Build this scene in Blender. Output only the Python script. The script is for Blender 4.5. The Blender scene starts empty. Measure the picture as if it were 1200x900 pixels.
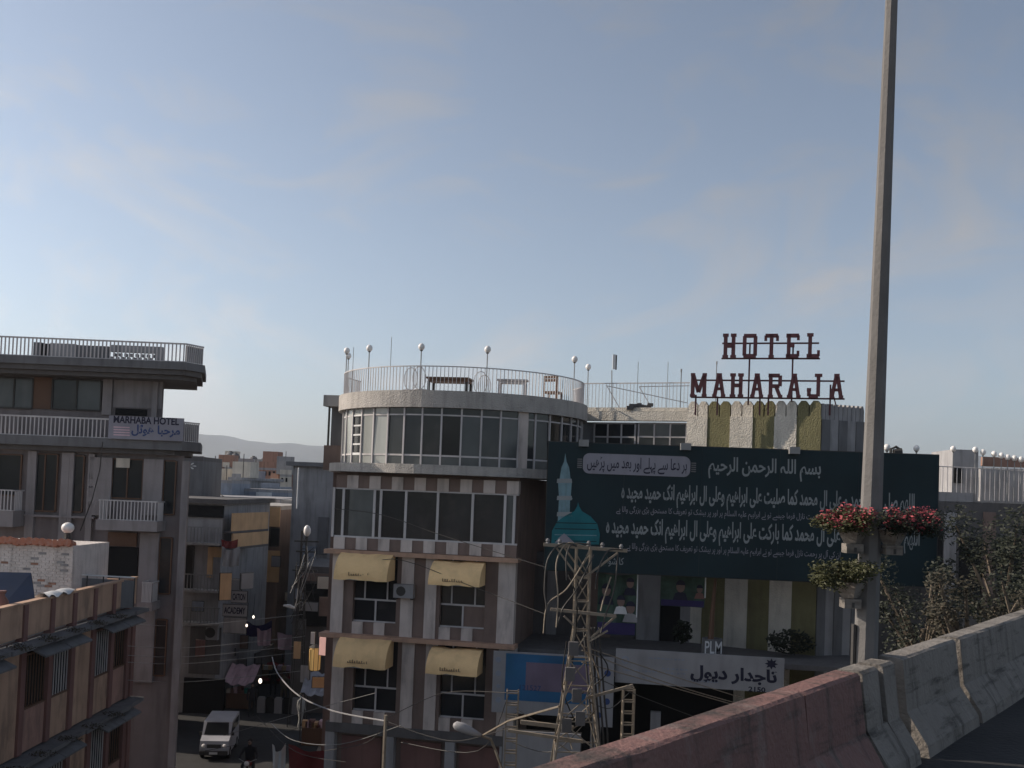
import bpy, math, random, unicodedata
from mathutils import Vector, Matrix
random.seed(7)
sc = bpy.context.scene
rad = math.radians

# ------------------------------------------------------------------ camera
CAMZ, FPX, PITCH, ROLL, HORIZON = 12.0, 1200.0, rad(2.0), rad(2.2), 575.0
PP = HORIZON - FPX*math.tan(PITCH)                      # principal row of the lens
CR = Matrix.Rotation(math.pi/2+PITCH, 4, 'X') @ Matrix.Rotation(ROLL, 4, 'Z')
cam = bpy.data.cameras.new('camera'); cam.sensor_width = 36; cam.lens = 36*FPX/1200
cam.shift_y = (PP-450)/1200; cam.clip_start = .1; cam.clip_end = 30000
co = bpy.data.objects.new('camera', cam); sc.collection.objects.link(co)
co.matrix_world = Matrix.Translation((0, 0, CAMZ)) @ CR
sc.camera = co

# ------------------------------------------------------------------ sky, sun, exposure
SUN_AZ, SUN_EL = rad(-78), rad(30)                      # from +Y, clockwise
world = bpy.data.worlds.new('World'); sc.world = world; world.use_nodes = True
nt = world.node_tree; nt.nodes.clear()
def N(t, **k):
    n = nt.nodes.new(t)
    for a, b in k.items(): setattr(n, a, b)
    return n
sky = N('ShaderNodeTexSky', sky_type='NISHITA', sun_disc=False, sun_elevation=SUN_EL, sun_rotation=SUN_AZ,
        air_density=1.0, dust_density=2.0, ozone_density=3.0, altitude=500)
bw = N('ShaderNodeRGBToBW'); warm = N('ShaderNodeMix', data_type='RGBA', blend_type='MULTIPLY')
warm.inputs['Factor'].default_value = 1; warm.inputs[7].default_value = (1.27, 1.23, 1.22, 1)
tc = N('ShaderNodeTexCoord'); mp = N('ShaderNodeMapping'); mp.inputs['Scale'].default_value = (2.0, 2.0, 4.2); mp.inputs['Rotation'].default_value = (.25, .3, .5)
nz = N('ShaderNodeTexNoise'); nz.inputs['Scale'].default_value = 2.3; nz.inputs['Detail'].default_value = 9; nz.inputs['Roughness'].default_value = .6
nz.inputs['Distortion'].default_value = 1.1
rp = N('ShaderNodeValToRGB'); rp.color_ramp.elements[0].position = .47; rp.color_ramp.elements[1].position = .74
rp.color_ramp.elements[0].color = (.12, .12, .12, 1); rp.color_ramp.elements[1].color = (.75, .75, .75, 1)
mx = N('ShaderNodeMix', data_type='RGBA'); bg = N('ShaderNodeBackground'); bg.inputs['Strength'].default_value = .085
ow = N('ShaderNodeOutputWorld')
l = nt.links.new
gm_ = N('ShaderNodeGamma'); gm_.inputs[1].default_value = 1.22; l(sky.outputs[0], gm_.inputs[0])
hs_ = N('ShaderNodeHueSaturation'); hs_.inputs['Saturation'].default_value = .74; hs_.inputs['Hue'].default_value = .492; l(gm_.outputs[0], hs_.inputs['Color']); sky = hs_
l(sky.outputs[0], bw.inputs[0]); l(bw.outputs[0], warm.inputs[6]); l(tc.outputs['Generated'], mp.inputs[0]); l(mp.outputs[0], nz.inputs['Vector'])
l(nz.outputs['Fac'], rp.inputs[0]); l(rp.outputs[0], mx.inputs['Factor']); l(sky.outputs[0], mx.inputs[6]); l(warm.outputs[2], mx.inputs[7])
l(mx.outputs[2], bg.inputs[0]); l(bg.outputs[0], ow.inputs[0])
sl = bpy.data.lights.new('sun', 'SUN'); sl.energy = 5.0; sl.angle = rad(.6); sl.color = (1, .87, .72)
so = bpy.data.objects.new('sun', sl); sc.collection.objects.link(so)
sdir = Vector((math.sin(SUN_AZ)*math.cos(SUN_EL), math.cos(SUN_AZ)*math.cos(SUN_EL), math.sin(SUN_EL)))
so.matrix_world = (-sdir).to_track_quat('-Z', 'Y').to_matrix().to_4x4()
vs = sc.view_settings; vs.view_transform = 'Standard'; vs.look = 'None'; vs.gamma = 1; vs.exposure = 0.12; vs.use_curve_mapping = False

# ------------------------------------------------------------------ helpers
def ray(px, py): return CR.to_3x3() @ Vector(((px-600)/FPX, (PP-py)/FPX, -1))
def P(px, py, depth):
    r = ray(px, py); t = depth/r.y
    return Vector((r.x*t, depth, CAMZ+r.z*t))
class Fr:                                               # a facade plane: x along it, y into it, z up
    def __init__(s, px, py, depth, a):
        s.o = P(px, py, depth); s.o.z = 0; s.a = rad(a)
        s.M = Matrix.Translation(s.o) @ Matrix.Rotation(s.a, 4, 'Z'); s.I = s.M.inverted()
    def uz(s, px, py, off=0):
        c = s.I @ Vector((0, 0, CAMZ)); r = s.I.to_3x3() @ ray(px, py)
        t = (off-c.y)/r.y; return c.x+r.x*t, c.z+r.z*t
    def R(s, x0, y0, x1, y1, off=0):
        ym, xm = (y0+y1)/2, (x0+x1)/2
        return s.uz(x0, ym, off)[0], s.uz(x1, ym, off)[0], s.uz(xm, y1, off)[1], s.uz(xm, y0, off)[1]
I4 = Matrix()
class MB:
    def __init__(s): s.v = []; s.f = []
    def add(s, v, f):
        n = len(s.v); s.v += [tuple(p) for p in v]; s.f += [tuple(i+n for i in q) for q in f]; return s
    def box(s, x0, x1, y0, y1, z0, z1):
        return s.add([(x0,y0,z0),(x1,y0,z0),(x1,y1,z0),(x0,y1,z0),(x0,y0,z1),(x1,y0,z1),(x1,y1,z1),(x0,y1,z1)],
              [(0,3,2,1),(4,5,6,7),(0,1,5,4),(1,2,6,5),(2,3,7,6),(3,0,4,7)])
    def ext(s, pts, y0, y1):                            # outline in x,z pushed along y
        n = len(pts)
        return s.add([(x,y0,z) for x,z in pts]+[(x,y1,z) for x,z in pts],
              [tuple(range(n)), tuple(range(2*n-1, n-1, -1))]+[((i+1)%n, i, i+n, (i+1)%n+n) for i in range(n)])
    def up(s, pts, z0, z1):                             # outline in x,y pushed up
        n = len(pts)
        return s.add([(x,y,z0) for x,y in pts]+[(x,y,z1) for x,y in pts],
              [tuple(range(n-1,-1,-1)), tuple(range(n, 2*n))]+[(i, (i+1)%n, (i+1)%n+n, i+n) for i in range(n)])
    def bar(s, p, q, t, y0, y1):
        d = Vector((q[0]-p[0], q[1]-p[1])); d.normalize(); k = Vector((-d.y, d.x))*t/2
        return s.ext([(p[0]-k.x,p[1]-k.y),(q[0]-k.x,q[1]-k.y),(q[0]+k.x,q[1]+k.y),(p[0]+k.x,p[1]+k.y)], y0, y1)
    def tube(s, pts, r, n=6, cap=True):
        pts = [Vector(p) for p in pts]; rs = r if isinstance(r, (list, tuple)) else [r]*len(pts)
        V = []; F = []
        for i, p in enumerate(pts):
            d = (pts[min(i+1, len(pts)-1)]-pts[max(i-1, 0)]).normalized()
            a = d.cross(Vector((0,0,1)) if abs(d.z) < .9 else Vector((0,1,0))).normalized(); b = d.cross(a)
            for k in range(n):
                t = 2*math.pi*(k+.5)/n; V.append(p+(a*math.cos(t)+b*math.sin(t))*rs[i])
            if i: F += [((i-1)*n+k, (i-1)*n+(k+1)%n, i*n+(k+1)%n, i*n+k) for k in range(n)]
        if cap: F += [tuple(range(n-1,-1,-1)), tuple(range(len(V)-n, len(V)))]
        return s.add(V, F)
    def lathe(s, prof, c=(0,0,0), n=16):
        V = []; F = []
        for i, (r, z) in enumerate(prof):
            V += [(c[0]+r*math.cos(2*math.pi*k/n), c[1]+r*math.sin(2*math.pi*k/n), c[2]+z) for k in range(n)]
            if i: F += [((i-1)*n+k, (i-1)*n+(k+1)%n, i*n+(k+1)%n, i*n+k) for k in range(n)]
        F += [tuple(range(n-1,-1,-1)), tuple(range(len(V)-n, len(V)))]
        return s.add(V, F)
    def ball(s, c, r, n=12, sq=1):
        m = n//2
        return s.lathe([(max(.001, r*math.sin(math.pi*i/m)), -r*sq*math.cos(math.pi*i/m)) for i in range(m+1)], c, n)
    def leaves(s, c, R, n, size, rnd, shell=.35, gap=None):
        for _ in range(n):
            d = Vector((rnd.gauss(0,1), rnd.gauss(0,1), rnd.gauss(0,1))).normalized()*(shell+(1-shell)*rnd.random()**.6)
            p = Vector((c[0]+d.x*R[0], c[1]+d.y*R[1], c[2]+d.z*R[2]))
            a = Vector((rnd.gauss(0,1), rnd.gauss(0,1), rnd.gauss(0,.6))).normalized(); b = a.orthogonal().normalized()
            z = size*(.6+.8*rnd.random())
            s.add([p-a*z, p+b*z*.45, p+a*z, p-b*z*.45], [(0,1,2,3)])
        return s
    def mesh(s, name, mat=None, smooth=False):
        m = bpy.data.meshes.new(name); m.from_pydata(s.v, [], s.f)
        if mat: m.materials.append(mat)
        if smooth:
            m.polygons.foreach_set('use_smooth', [True]*len(m.polygons))
        m.update(); return m
def OBJ(name, data, M=I4, parent=None):
    o = bpy.data.objects.new(name, data); sc.collection.objects.link(o); o.matrix_basis = M
    if parent: o.parent = parent; o.matrix_parent_inverse = parent.matrix_basis.inverted()
    return o
def tag(o, label, cat, group=None):
    o['label'] = label; o['category'] = cat
    if group: o['group'] = group
    return o
def thing(name, label, cat, M=I4, group=None):
    o = OBJ(name, None, M); o.empty_display_size = .2; return tag(o, label, cat, group)
def part(name, mb, mat, parent, M=I4, smooth=False): return OBJ(name, mb.mesh(name, mat, smooth), M, parent)
def solo(name, mb, mat, label, cat, M=I4, group=None, smooth=False): return tag(OBJ(name, mb.mesh(name, mat, smooth), M), label, cat, group)
def struct(name, mb, mat, M=I4, smooth=False):
    o = OBJ(name, mb.mesh(name, mat, smooth), M); o['kind'] = 'structure'; return o
def dup(root, M, label=None, parent=None):
    r = root.copy(); sc.collection.objects.link(r); r.matrix_basis = M if not parent else root.matrix_basis
    if label: r['label'] = label
    if parent: r.parent = parent
    for ch in root.children: dup(ch, None, None, r)
    return r
def T(x, y, z): return Matrix.Translation((x, y, z))
def RZ(d): return Matrix.Rotation(rad(d), 4, 'Z')
def fb(name, root, fr, mat, x0, y0, x1, y1, off=0, th=.1, sub=None):
    a, b, c, d = fr.R(x0, y0, x1, y1, off)
    return part(name, MB().box(a, b, off, off+th, c, d), mat, sub or root, fr.M)

# ------------------------------------------------------------------ materials
MATS = {}
def mat(name, col, rough=.85, var=.18, dirt=.35, dcol=(.05,.045,.04), scale=1.0, bump=.15, streak=True, spec=.3, metal=0, vmul=None):
    if max(col) > .06: col = tuple(min(.8, c*1.28) for c in col)
    m = bpy.data.materials.new(name); m.use_nodes = True; n = m.node_tree; b = n.nodes['Principled BSDF']; L = n.links.new
    b.inputs['Roughness'].default_value = rough; b.inputs['Specular IOR Level'].default_value = spec; b.inputs['Metallic'].default_value = metal
    g = n.nodes.new('ShaderNodeNewGeometry')
    def noise(sc_, det, vec, dist=0):
        k = n.nodes.new('ShaderNodeTexNoise'); k.inputs['Scale'].default_value = sc_; k.inputs['Detail'].default_value = det
        k.inputs['Distortion'].default_value = dist; L(vec, k.inputs['Vector']); return k
    n1 = noise(1.3*scale, 6, g.outputs['Position'])
    c1 = n.nodes.new('ShaderNodeMix'); c1.data_type = 'RGBA'
    lo = [max(0, c*(1-var*1.6)) for c in col]; hi = [min(1, c*(1+var*1.3)) for c in col]
    c1.inputs[6].default_value = (*lo, 1); c1.inputs[7].default_value = (*hi, 1); L(n1.outputs['Fac'], c1.inputs['Factor'])
    out = c1.outputs[2]
    if dirt:
        mp_ = n.nodes.new('ShaderNodeMapping'); mp_.inputs['Scale'].default_value = (2.2, 2.2, .3 if streak else 2.2); L(g.outputs['Position'], mp_.inputs[0])
        n2 = noise(1.6*scale, 7, mp_.outputs[0], .3); r = n.nodes.new('ShaderNodeValToRGB')
        r.color_ramp.elements[0].position = .48; r.color_ramp.elements[1].position = .8; r.color_ramp.elements[1].color = (dirt,)*3+(1,)
        L(n2.outputs['Fac'], r.inputs[0]); c2 = n.nodes.new('ShaderNodeMix'); c2.data_type = 'RGBA'
        L(r.outputs[0], c2.inputs['Factor']); L(out, c2.inputs[6]); c2.inputs[7].default_value = (*dcol, 1); out = c2.outputs[2]
    L(out, b.inputs['Base Color'])
    if bump:
        n3 = noise(14*scale, 5, g.outputs['Position']); bp = n.nodes.new('ShaderNodeBump'); bp.inputs['Strength'].default_value = bump
        bp.inputs['Distance'].default_value = .05; L(n3.outputs['Fac'], bp.inputs['Height']); L(bp.outputs[0], b.inputs['Normal'])
    MATS[name] = m; return m
def emit(name, col, e):
    m = mat(name, col, dirt=0, bump=0); b = m.node_tree.nodes['Principled BSDF']
    b.inputs['Emission Color'].default_value = (*col, 1); b.inputs['Emission Strength'].default_value = e; return m
white = mat('white_plaster', (.44,.385,.355), dirt=.55, dcol=(.1,.085,.075)); rough_w = mat('roughcast_white', (.46,.43,.38), bump=1.0, scale=1.4, dirt=.3)
olive = mat('olive_plaster', (.135,.125,.065), bump=.8, scale=1.4); brown = mat('brown_plaster', (.155,.112,.096))
greyp = mat('grey_plaster', (.24,.235,.24), dirt=.5); dgrey = mat('dark_grey_plaster', (.12,.12,.125), dirt=.5)
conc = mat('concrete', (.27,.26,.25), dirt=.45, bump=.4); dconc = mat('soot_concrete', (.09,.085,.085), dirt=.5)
rconc = mat('roughcast_concrete', (.33,.31,.29), bump=1.0, scale=1.5, dirt=.35)
mar_w = mat('mauve_plaster', (.155,.135,.135), dirt=.45); mar_p = mat('pale_mauve_plaster', (.22,.20,.20), dirt=.4)
tan = mat('tan_cornice', (.33,.21,.15), dirt=.4); maroon = mat('maroon_paint', (.075,.025,.03), rough=.5, dirt=.3)
orange = mat('peach_paint', (.36,.24,.17), dirt=.5, dcol=(.09,.06,.05)); redp = mat('dull_red_paint', (.16,.085,.075), dirt=.4)
pinkp = mat('pink_paint', (.30,.18,.145), dirt=.45)
ylw = mat('yellow_canvas', (.68,.43,.22), rough=.9, dirt=.3, var=.15, bump=.5, scale=.6)
whitep = mat('white_paint', (.5,.5,.5), rough=.5, dirt=.15, bump=0); railw = mat('pale_rail_paint', (.4,.38,.38), rough=.6, dirt=.3, bump=0)
metal = mat('grey_metal', (.2,.2,.2), rough=.5, dirt=.4, bump=0, metal=.3); dmetal = mat('dark_metal', (.05,.047,.045), rough=.6, dirt=.2, bump=0)
galv = mat('weathered_galvanised', (.19,.16,.125), rough=.6, dirt=.5, dcol=(.1,.06,.03), bump=0, scale=3, streak=False)
glass = mat('dark_glass', (.022,.024,.027), rough=.05, dirt=0, var=.3, bump=0, spec=.35)
glass2 = mat('dusty_glass', (.06,.066,.068), rough=.25, dirt=.5, dcol=(.16,.16,.15), var=.4, bump=0, spec=.5, scale=.6)
glass3 = mat('curtained_glass', (.24,.25,.24), rough=.2, dirt=.3, var=.15, bump=0, spec=.5, scale=.6)
tint = mat('tinted_glass', (.03,.031,.034), rough=.08, dirt=.45, dcol=(.075,.07,.068), var=.5, bump=.03, spec=.4, scale=.5, streak=False)
dark = mat('dark_interior', (.012,.012,.013), rough=.9, dirt=0, bump=0); black = mat('black_rubber', (.012,.012,.012), rough=.7, dirt=0, bump=0)
banner = mat('navy_banner', (.006,.02,.026), rough=.6, var=.35, dirt=.25, dcol=(.013,.022,.024), bump=.1, scale=.4)
ink = mat('pale_print', (.19,.205,.21), rough=.7, dirt=0, bump=0); plate = mat('lilac_print', (.20,.195,.225), rough=.7, dirt=.15, bump=0)
darkink = mat('dark_print', (.02,.02,.04), rough=.7, dirt=0, bump=0); blueink = mat('blue_print', (.03,.05,.13), rough=.7, dirt=0, bump=0)
violet = mat('violet_print', (.025,.018,.07), rough=.7, dirt=0, bump=0)
dome_m = mat('teal_print', (.01,.105,.125), rough=.7, var=.35, dirt=.2, dcol=(.01,.08,.1), bump=0); minar = mat('minaret_print', (.13,.21,.24), rough=.7, var=.3, dirt=.3, bump=0, scale=3)
sgnblue = mat('blue_sign', (.018,.085,.18), rough=.5, var=.4, dirt=.25, dcol=(.01,.1,.12), bump=0, scale=.5, streak=False); sgnlil = mat('lilac_sign', (.13,.10,.14), rough=.5, dirt=.2, bump=0)
sgnw = mat('white_sign', (.22,.215,.22), rough=.6, dirt=.35, dcol=(.15,.14,.15), bump=0); posterg = mat('green_print', (.035,.065,.05), rough=.6, var=.5, dirt=.4, bump=0, scale=3, streak=False)
skin = mat('skin_print', (.15,.10,.085), rough=.6, dirt=0, bump=0)
brick = mat('old_brick', (.26,.15,.11), dirt=.5, bump=.5); redbrick = mat('red_brick', (.27,.12,.085), dirt=.4, bump=.4)
wbrick = mat('whitewashed_brick', (.48,.44,.42), dirt=.55, dcol=(.12,.10,.09), bump=.6, scale=1.5); tile = mat('clay_tile', (.30,.12,.075), dirt=.4, dcol=(.4,.36,.33), scale=3, streak=False)
bluegrey = mat('blue_grey_plaster', (.20,.22,.26), dirt=.45); cream = mat('cream_plaster', (.46,.42,.36), dirt=.4); green = mat('green_paint', (.02,.13,.11), dirt=.3)
ochre = mat('ochre_paint', (.46,.30,.17), dirt=.3); wood = mat('brown_wood', (.10,.055,.035), dirt=.3, rough=.6)
asph = mat('asphalt', (.032,.032,.034), rough=.9, var=.3, dirt=.4, dcol=(.05,.048,.045), streak=False, bump=.3); earth = mat('dusty_ground', (.16,.14,.12), dirt=.4, streak=False)
hillm = mat('hillside', (.05,.055,.045), var=.4, dirt=.5, dcol=(.13,.11,.08), scale=.004, streak=False, bump=0)
barm = mat('barrier_concrete', (.165,.15,.135), var=.16, dirt=.5, dcol=(.15,.13,.11), bump=.45, scale=1.6); barr = mat('barrier_red_wash', (.14,.076,.068), var=.15, dirt=.4, dcol=(.2,.12,.1), bump=.4, scale=1.4, rough=.75)  # the red is a seat's reflection in the bus window, painted into the colour
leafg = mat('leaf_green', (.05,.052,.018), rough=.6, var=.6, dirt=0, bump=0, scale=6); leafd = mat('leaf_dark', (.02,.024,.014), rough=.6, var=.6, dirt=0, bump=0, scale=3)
flower = mat('red_bloom', (.27,.05,.06), rough=.6, var=.35, dirt=0, bump=0, scale=8); bark = mat('bark', (.10,.08,.06))
globe_m = mat('opal_globe', (.62,.60,.58), rough=.3, dirt=.2, bump=0, spec=.5); cloth_p = mat('pink_cloth', (.45,.32,.36), dirt=.2, bump=.2); cloth_r = mat('red_cloth', (.16,.03,.03), dirt=.3)
carw = mat('white_car_paint', (.3,.3,.32), rough=.3, dirt=.15, bump=0, spec=.5); lit = emit('lit_bulb', (1,.85,.7), 2.2); litr = emit('lit_red_sign', (.5,.3,.27), .4); lity = emit('lit_lantern', (.5,.32,.12), .25)
solar = mat('blue_panel', (.035,.045,.075), rough=.35, dirt=.3, bump=0, spec=.5)

def scuff(m, col, amt, sx, sz, lo=.52):
    n = m.node_tree; b = n.nodes['Principled BSDF']; L = n.links.new; src = b.inputs['Base Color'].links[0].from_socket
    g = n.nodes.new('ShaderNodeTexCoord'); mp_ = n.nodes.new('ShaderNodeMapping'); mp_.inputs['Scale'].default_value = (sx, 2, sz); L(g.outputs['Object'], mp_.inputs[0])
    k = n.nodes.new('ShaderNodeTexNoise'); k.inputs['Scale'].default_value = 1; k.inputs['Detail'].default_value = 8; k.inputs['Roughness'].default_value = .65; L(mp_.outputs[0], k.inputs['Vector'])
    r = n.nodes.new('ShaderNodeValToRGB'); r.color_ramp.elements[0].position = lo; r.color_ramp.elements[1].position = lo+.16; r.color_ramp.elements[1].color = (amt,)*3+(1,); L(k.outputs['Fac'], r.inputs[0])
    x = n.nodes.new('ShaderNodeMix'); x.data_type = 'RGBA'; L(r.outputs[0], x.inputs['Factor']); L(src, x.inputs[6]); x.inputs[7].default_value = (*col, 1); L(x.outputs[2], b.inputs['Base Color'])
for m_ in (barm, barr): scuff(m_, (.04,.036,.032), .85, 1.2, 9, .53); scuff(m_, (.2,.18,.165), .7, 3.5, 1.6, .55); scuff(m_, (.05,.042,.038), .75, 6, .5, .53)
scuff(orange, (.12,.09,.075), .6, 1.4, .5, .5); scuff(pinkp, (.10,.075,.065), .6, 1.4, .5, .5); scuff(white, (.16,.14,.13), .6, 1.5, .35, .54)

# ------------------------------------------------------------------ lettering
AF = {}
for cp in list(range(0xFB50, 0xFDFF))+list(range(0xFE70, 0xFEFF)):
    d = unicodedata.decomposition(chr(cp)).split()
    if len(d) == 2 and d[0] in ('<initial>', '<medial>', '<final>', '<isolated>'):
        AF.setdefault(chr(int(d[1], 16)), {}).setdefault('s' if d[0] == '<isolated>' else d[0][1], chr(cp))
def shape(s):                                           # join arabic letters, right to left
    out = []
    for i, c in enumerate(s):
        f = AF.get(c)
        if not f: out.append(c); continue
        p = i > 0 and 'i' in AF.get(s[i-1], {}); q = i < len(s)-1 and 'f' in AF.get(s[i+1], {}) and 'i' in f
        out.append(f.get('m' if p and q else 'f' if p else 'i' if q else 's', c))
    return ''.join(reversed(out))
def text(name, s, m, root, fr, x0, y0, x1, y1, off, bold=.012, sub=None, th=.006, lab=None, wave=False):
    c = bpy.data.curves.new('letters', 'FONT'); c.body = shape(s) if any(ord(k) > 0x5ff for k in s) else s
    c.offset = bold; c.resolution_u = 3; c.extrude = 0
    o = bpy.data.objects.new('letters', c); sc.collection.objects.link(o); bpy.context.view_layer.update()
    me = bpy.data.meshes.new_from_object(o.evaluated_get(bpy.context.evaluated_depsgraph_get()))
    bpy.data.objects.remove(o); bpy.data.curves.remove(c)
    a, b, z0, z1 = fr.R(x0, y0, x1, y1, off)
    xs = [v.co.x for v in me.vertices]; ys = [v.co.y for v in me.vertices]
    sx = (b-a)/(max(xs)-min(xs)); sy = (z1-z0)/(max(ys)-min(ys)); mx_, my = min(xs), min(ys)
    for v in me.vertices:
        x_, z_ = a+(v.co.x-mx_)*sx, z0+(v.co.y-my)*sy; v.co = (x_, off+(wav(x_, z_) if wave else 0), z_)
    me.materials.clear(); me.materials.append(m); me.name = name
    t = OBJ(name, me, fr.M, sub or root)
    if lab: t['label'] = lab
    return t

def window(root, fr, x0, y0, x1, y1, off=0, cols=2, rows=1, fm=None, gm=(glass,), w=.05, name='window', dep=.08):
    a, b, c, d = fr.R(x0, y0, x1, y1, off); m = MB(); ww = (b-a)/cols; hh = (d-c)/rows
    for i in range(cols+1): m.box(a+i*ww-w/2, a+i*ww+w/2, off, off+dep, c, d)
    for j in range(rows+1): m.box(a+w/2, b-w/2, off+.004, off+dep-.004, c+j*hh-w/2, c+j*hh+w/2)
    o = part(name, m, fm or metal, root, fr.M)
    for i in range(cols):
        for j in range(rows):
            part('pane', MB().box(a+i*ww+w/2, a+(i+1)*ww-w/2, off+dep*.5, off+dep*.5+.012, c+j*hh+w/2, c+(j+1)*hh-w/2), random.choice(gm), o, fr.M)
    return o
def rail(root, fr, u0, u1, z0, z1, y, n, m, r=.012, sub=None, rr=.022):
    h = part('handrail', MB().box(u0, u1, y-rr, y+rr, z1-rr, z1+rr).box(u0, u1, y-rr, y+rr, z0, z0+rr), m, sub or root, fr.M)
    me = MB().box(-r, r, -r, r, 0, z1-z0-rr).mesh('baluster', m)
    for i in range(n): OBJ('baluster', me, fr.M @ T(u0+(i+.5)*(u1-u0)/n, y, z0), sub or root)
    return h

# ------------------------------------------------------------------ setting
struct('ground', MB().add([(-7000,-300,0),(7000,-300,0),(7000,7000,0),(-7000,7000,0)], [(0,1,2,3)]), earth)
# side street behind the two hotels and the wider road below the flyover
struct('road', MB().add([(-11.6,5,.004),(30,5,.004),(30,34.2,.004),(-7.3,36,.004),(-9.5,60,.004),(-12,130,.004),(-17,130,.004),(-17.5,60,.004),(-19,52,.004),(-19,44,.004),(-12.0,37,.004)], [tuple(range(10))]), asph)
rh = random.Random(3)
def ridge(x): return 225+52*math.exp(-((x+1850)/560)**2)+110*math.exp(-((x-3300)/1500)**2)+40*math.exp(-((x+4200)/900)**2)+9*math.sin(x/190)+5*math.sin(x/71+1)+3*math.sin(x/31)
hv = []; hf = []; NX, NY = 300, 14
for j in range(NY+1):
    for i in range(NX+1):
        x = -6800+13600*i/NX; t = j/NY; s_ = math.sin(t*math.pi/2)
        hv.append((x, 4700+1500*t+60*math.sin(x/310+t*5), -2+ridge(x)*s_*(1+.10*math.sin(x/170+t*9)*(1-t))))
        if i < NX and j < NY: k = j*(NX+1)+i; hf.append((k, k+1, k+NX+2, k+NX+1))
struct('hills', MB().add(hv, hf), hillm, smooth=True)

# ------------------------------------------------------------------ flyover: deck, barriers, pole
ZT = CAMZ-1.54; ZD = ZT-.95
def on_top(px):                                         # point of the barrier's top edge seen at that column
    yg = 895-(px-640)*(895-775)/370
    r = ray(px, yg); t = (ZT-CAMZ)/r.z; return Vector((r.x*t, r.y*t))
A0, A1 = on_top(640), on_top(1200); dv = (A1-A0).normalized(); BA = math.atan2(dv.y, dv.x)
BM = T(A0.x, A0.y, ZD) @ Matrix.Rotation(BA, 4, 'Z') @ T(0, -.19, 0)
def along(px): return (on_top(px)-A0).dot(dv)
def barrier(s0, s1, m, label, slots=()):
    prof = [(.0,.95),(-.035,.93),(-.10,.42),(-.30,.12),(-.32,0),(.22,0),(.22,.93),(.19,.95)]   # y toward the road is negative
    mb = MB(); xs = [s0]+[q for ab in slots for q in ab]+[s1]
    n = len(prof); k = max(1, int((s1-s0)/.5))
    if not slots:
        V = []; F = []
        for i in range(k+1):
            x = s0+(s1-s0)*i/k; V += [(x, y+rh.uniform(-.006,.006), z+rh.uniform(-.006,.004)*(z > 0)) for y, z in prof]
            if i: F += [((i-1)*n+q, i*n+q, i*n+(q+1)%n, (i-1)*n+(q+1)%n) for q in range(n)]
        mb.add(V, F+[tuple(range(n)), tuple(range(len(V)-1, len(V)-n-1, -1))])
    else:
        for a, b in zip(xs[0::2], xs[1::2]):
            mb.add([(a, y, z) for y, z in prof]+[(b, y, z) for y, z in prof], [tuple(range(n)), tuple(range(2*n-1, n-1, -1))]+[(q, q+n, (q+1)%n+n, (q+1)%n) for q in range(n)])
        for a, b in slots:
            q2 = [(-.09,.42),(-.30,.12),(-.32,0),(.215,0),(.215,.925),(.05,.925),(.05,.42)]; n2 = len(q2)
            mb.add([(a, y, z) for y, z in q2]+[(b, y, z) for y, z in q2], [tuple(range(n2)), tuple(range(2*n2-1, n2-1, -1))]+[(q, q+n2, (q+1)%n2+n2, (q+1)%n2) for q in range(n2)])
    return solo('concrete_barrier', mb, m, label, 'barrier', BM, 'flyover edge barriers')
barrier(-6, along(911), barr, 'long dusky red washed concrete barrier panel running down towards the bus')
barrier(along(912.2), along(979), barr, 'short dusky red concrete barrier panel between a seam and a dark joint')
barrier(along(982), along(1021), barm, 'grey concrete barrier block with a vertical slot at foot of lamp pole', [(along(1001), along(1007))])
barrier(along(1031), along(1096), barm, 'pale grey concrete barrier just past the gap beside the lamp pole')
barrier(along(1101), along(1101)+9, barm, 'far grey concrete barrier running away into shade')
struct('flyover_road', MB().box(-6, 30, -12, -.0, -.5, 0).box(-6, 30, -.004, .42, -.7, -.01), asph, BM)
fgm = struct('flyover_girder', MB().box(-6, 30, -9, -1.2, -2.2, -.7), conc, BM)
for i, s_ in enumerate((0, 14, 28)): solo('flyover_pier', MB().box(s_-.8, s_+.8, -7, -2.5, -ZD, -2.2), conc, 'square concrete pier holding up the flyover deck', 'pier', BM, 'flyover piers')

pb = P(1014, 772, 10.55); pt = P(1046, -30, 10.55)
pole = thing('lamp_pole', 'tall tapering pale concrete lamp pole rising behind the flyover barrier', 'lamp pole', T(pb.x, pb.y, ZD-1))
ax = (pt-pb).normalized(); top = pb+ax*9; base = pb-ax*(pb.z-ZD+.9)
def ax_at(z): return pb+ax*((z-pb.z)/ax.z)
part('shaft', MB().tube([base, pb, top], [.135, .120, .043], 8), mat('pole_paint', (.12,.115,.112), dirt=.4, scale=2, bump=.2), pole)
part('base_plate', MB().box(base.x-.3, base.x+.3, base.y-.3, base.y+.3, base.z-.12, base.z-.005), conc, pole)
part('bracket', MB().box(base.x-.45, base.x+.45, base.y-.5, base.y+.3, base.z-.5, base.z-.12), conc, pole)
part('lamp_arm', MB().tube([top-ax*.3, top+Vector((-.3,-.6,.5)), top+Vector((-.6,-1.6,.75))], .035, 6), metal, pole)
part('lamp_head', MB().ball((top.x-.65, top.y-1.85, top.z+.75), .28, 10, .35), metal, pole)
part('cable_clip', MB().box(pb.x-.145, pb.x-.12, pb.y-.05, pb.y+.02, pb.z-.1, pb.z+.35), dmetal, pole)
rp_ = random.Random(11)
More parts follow.
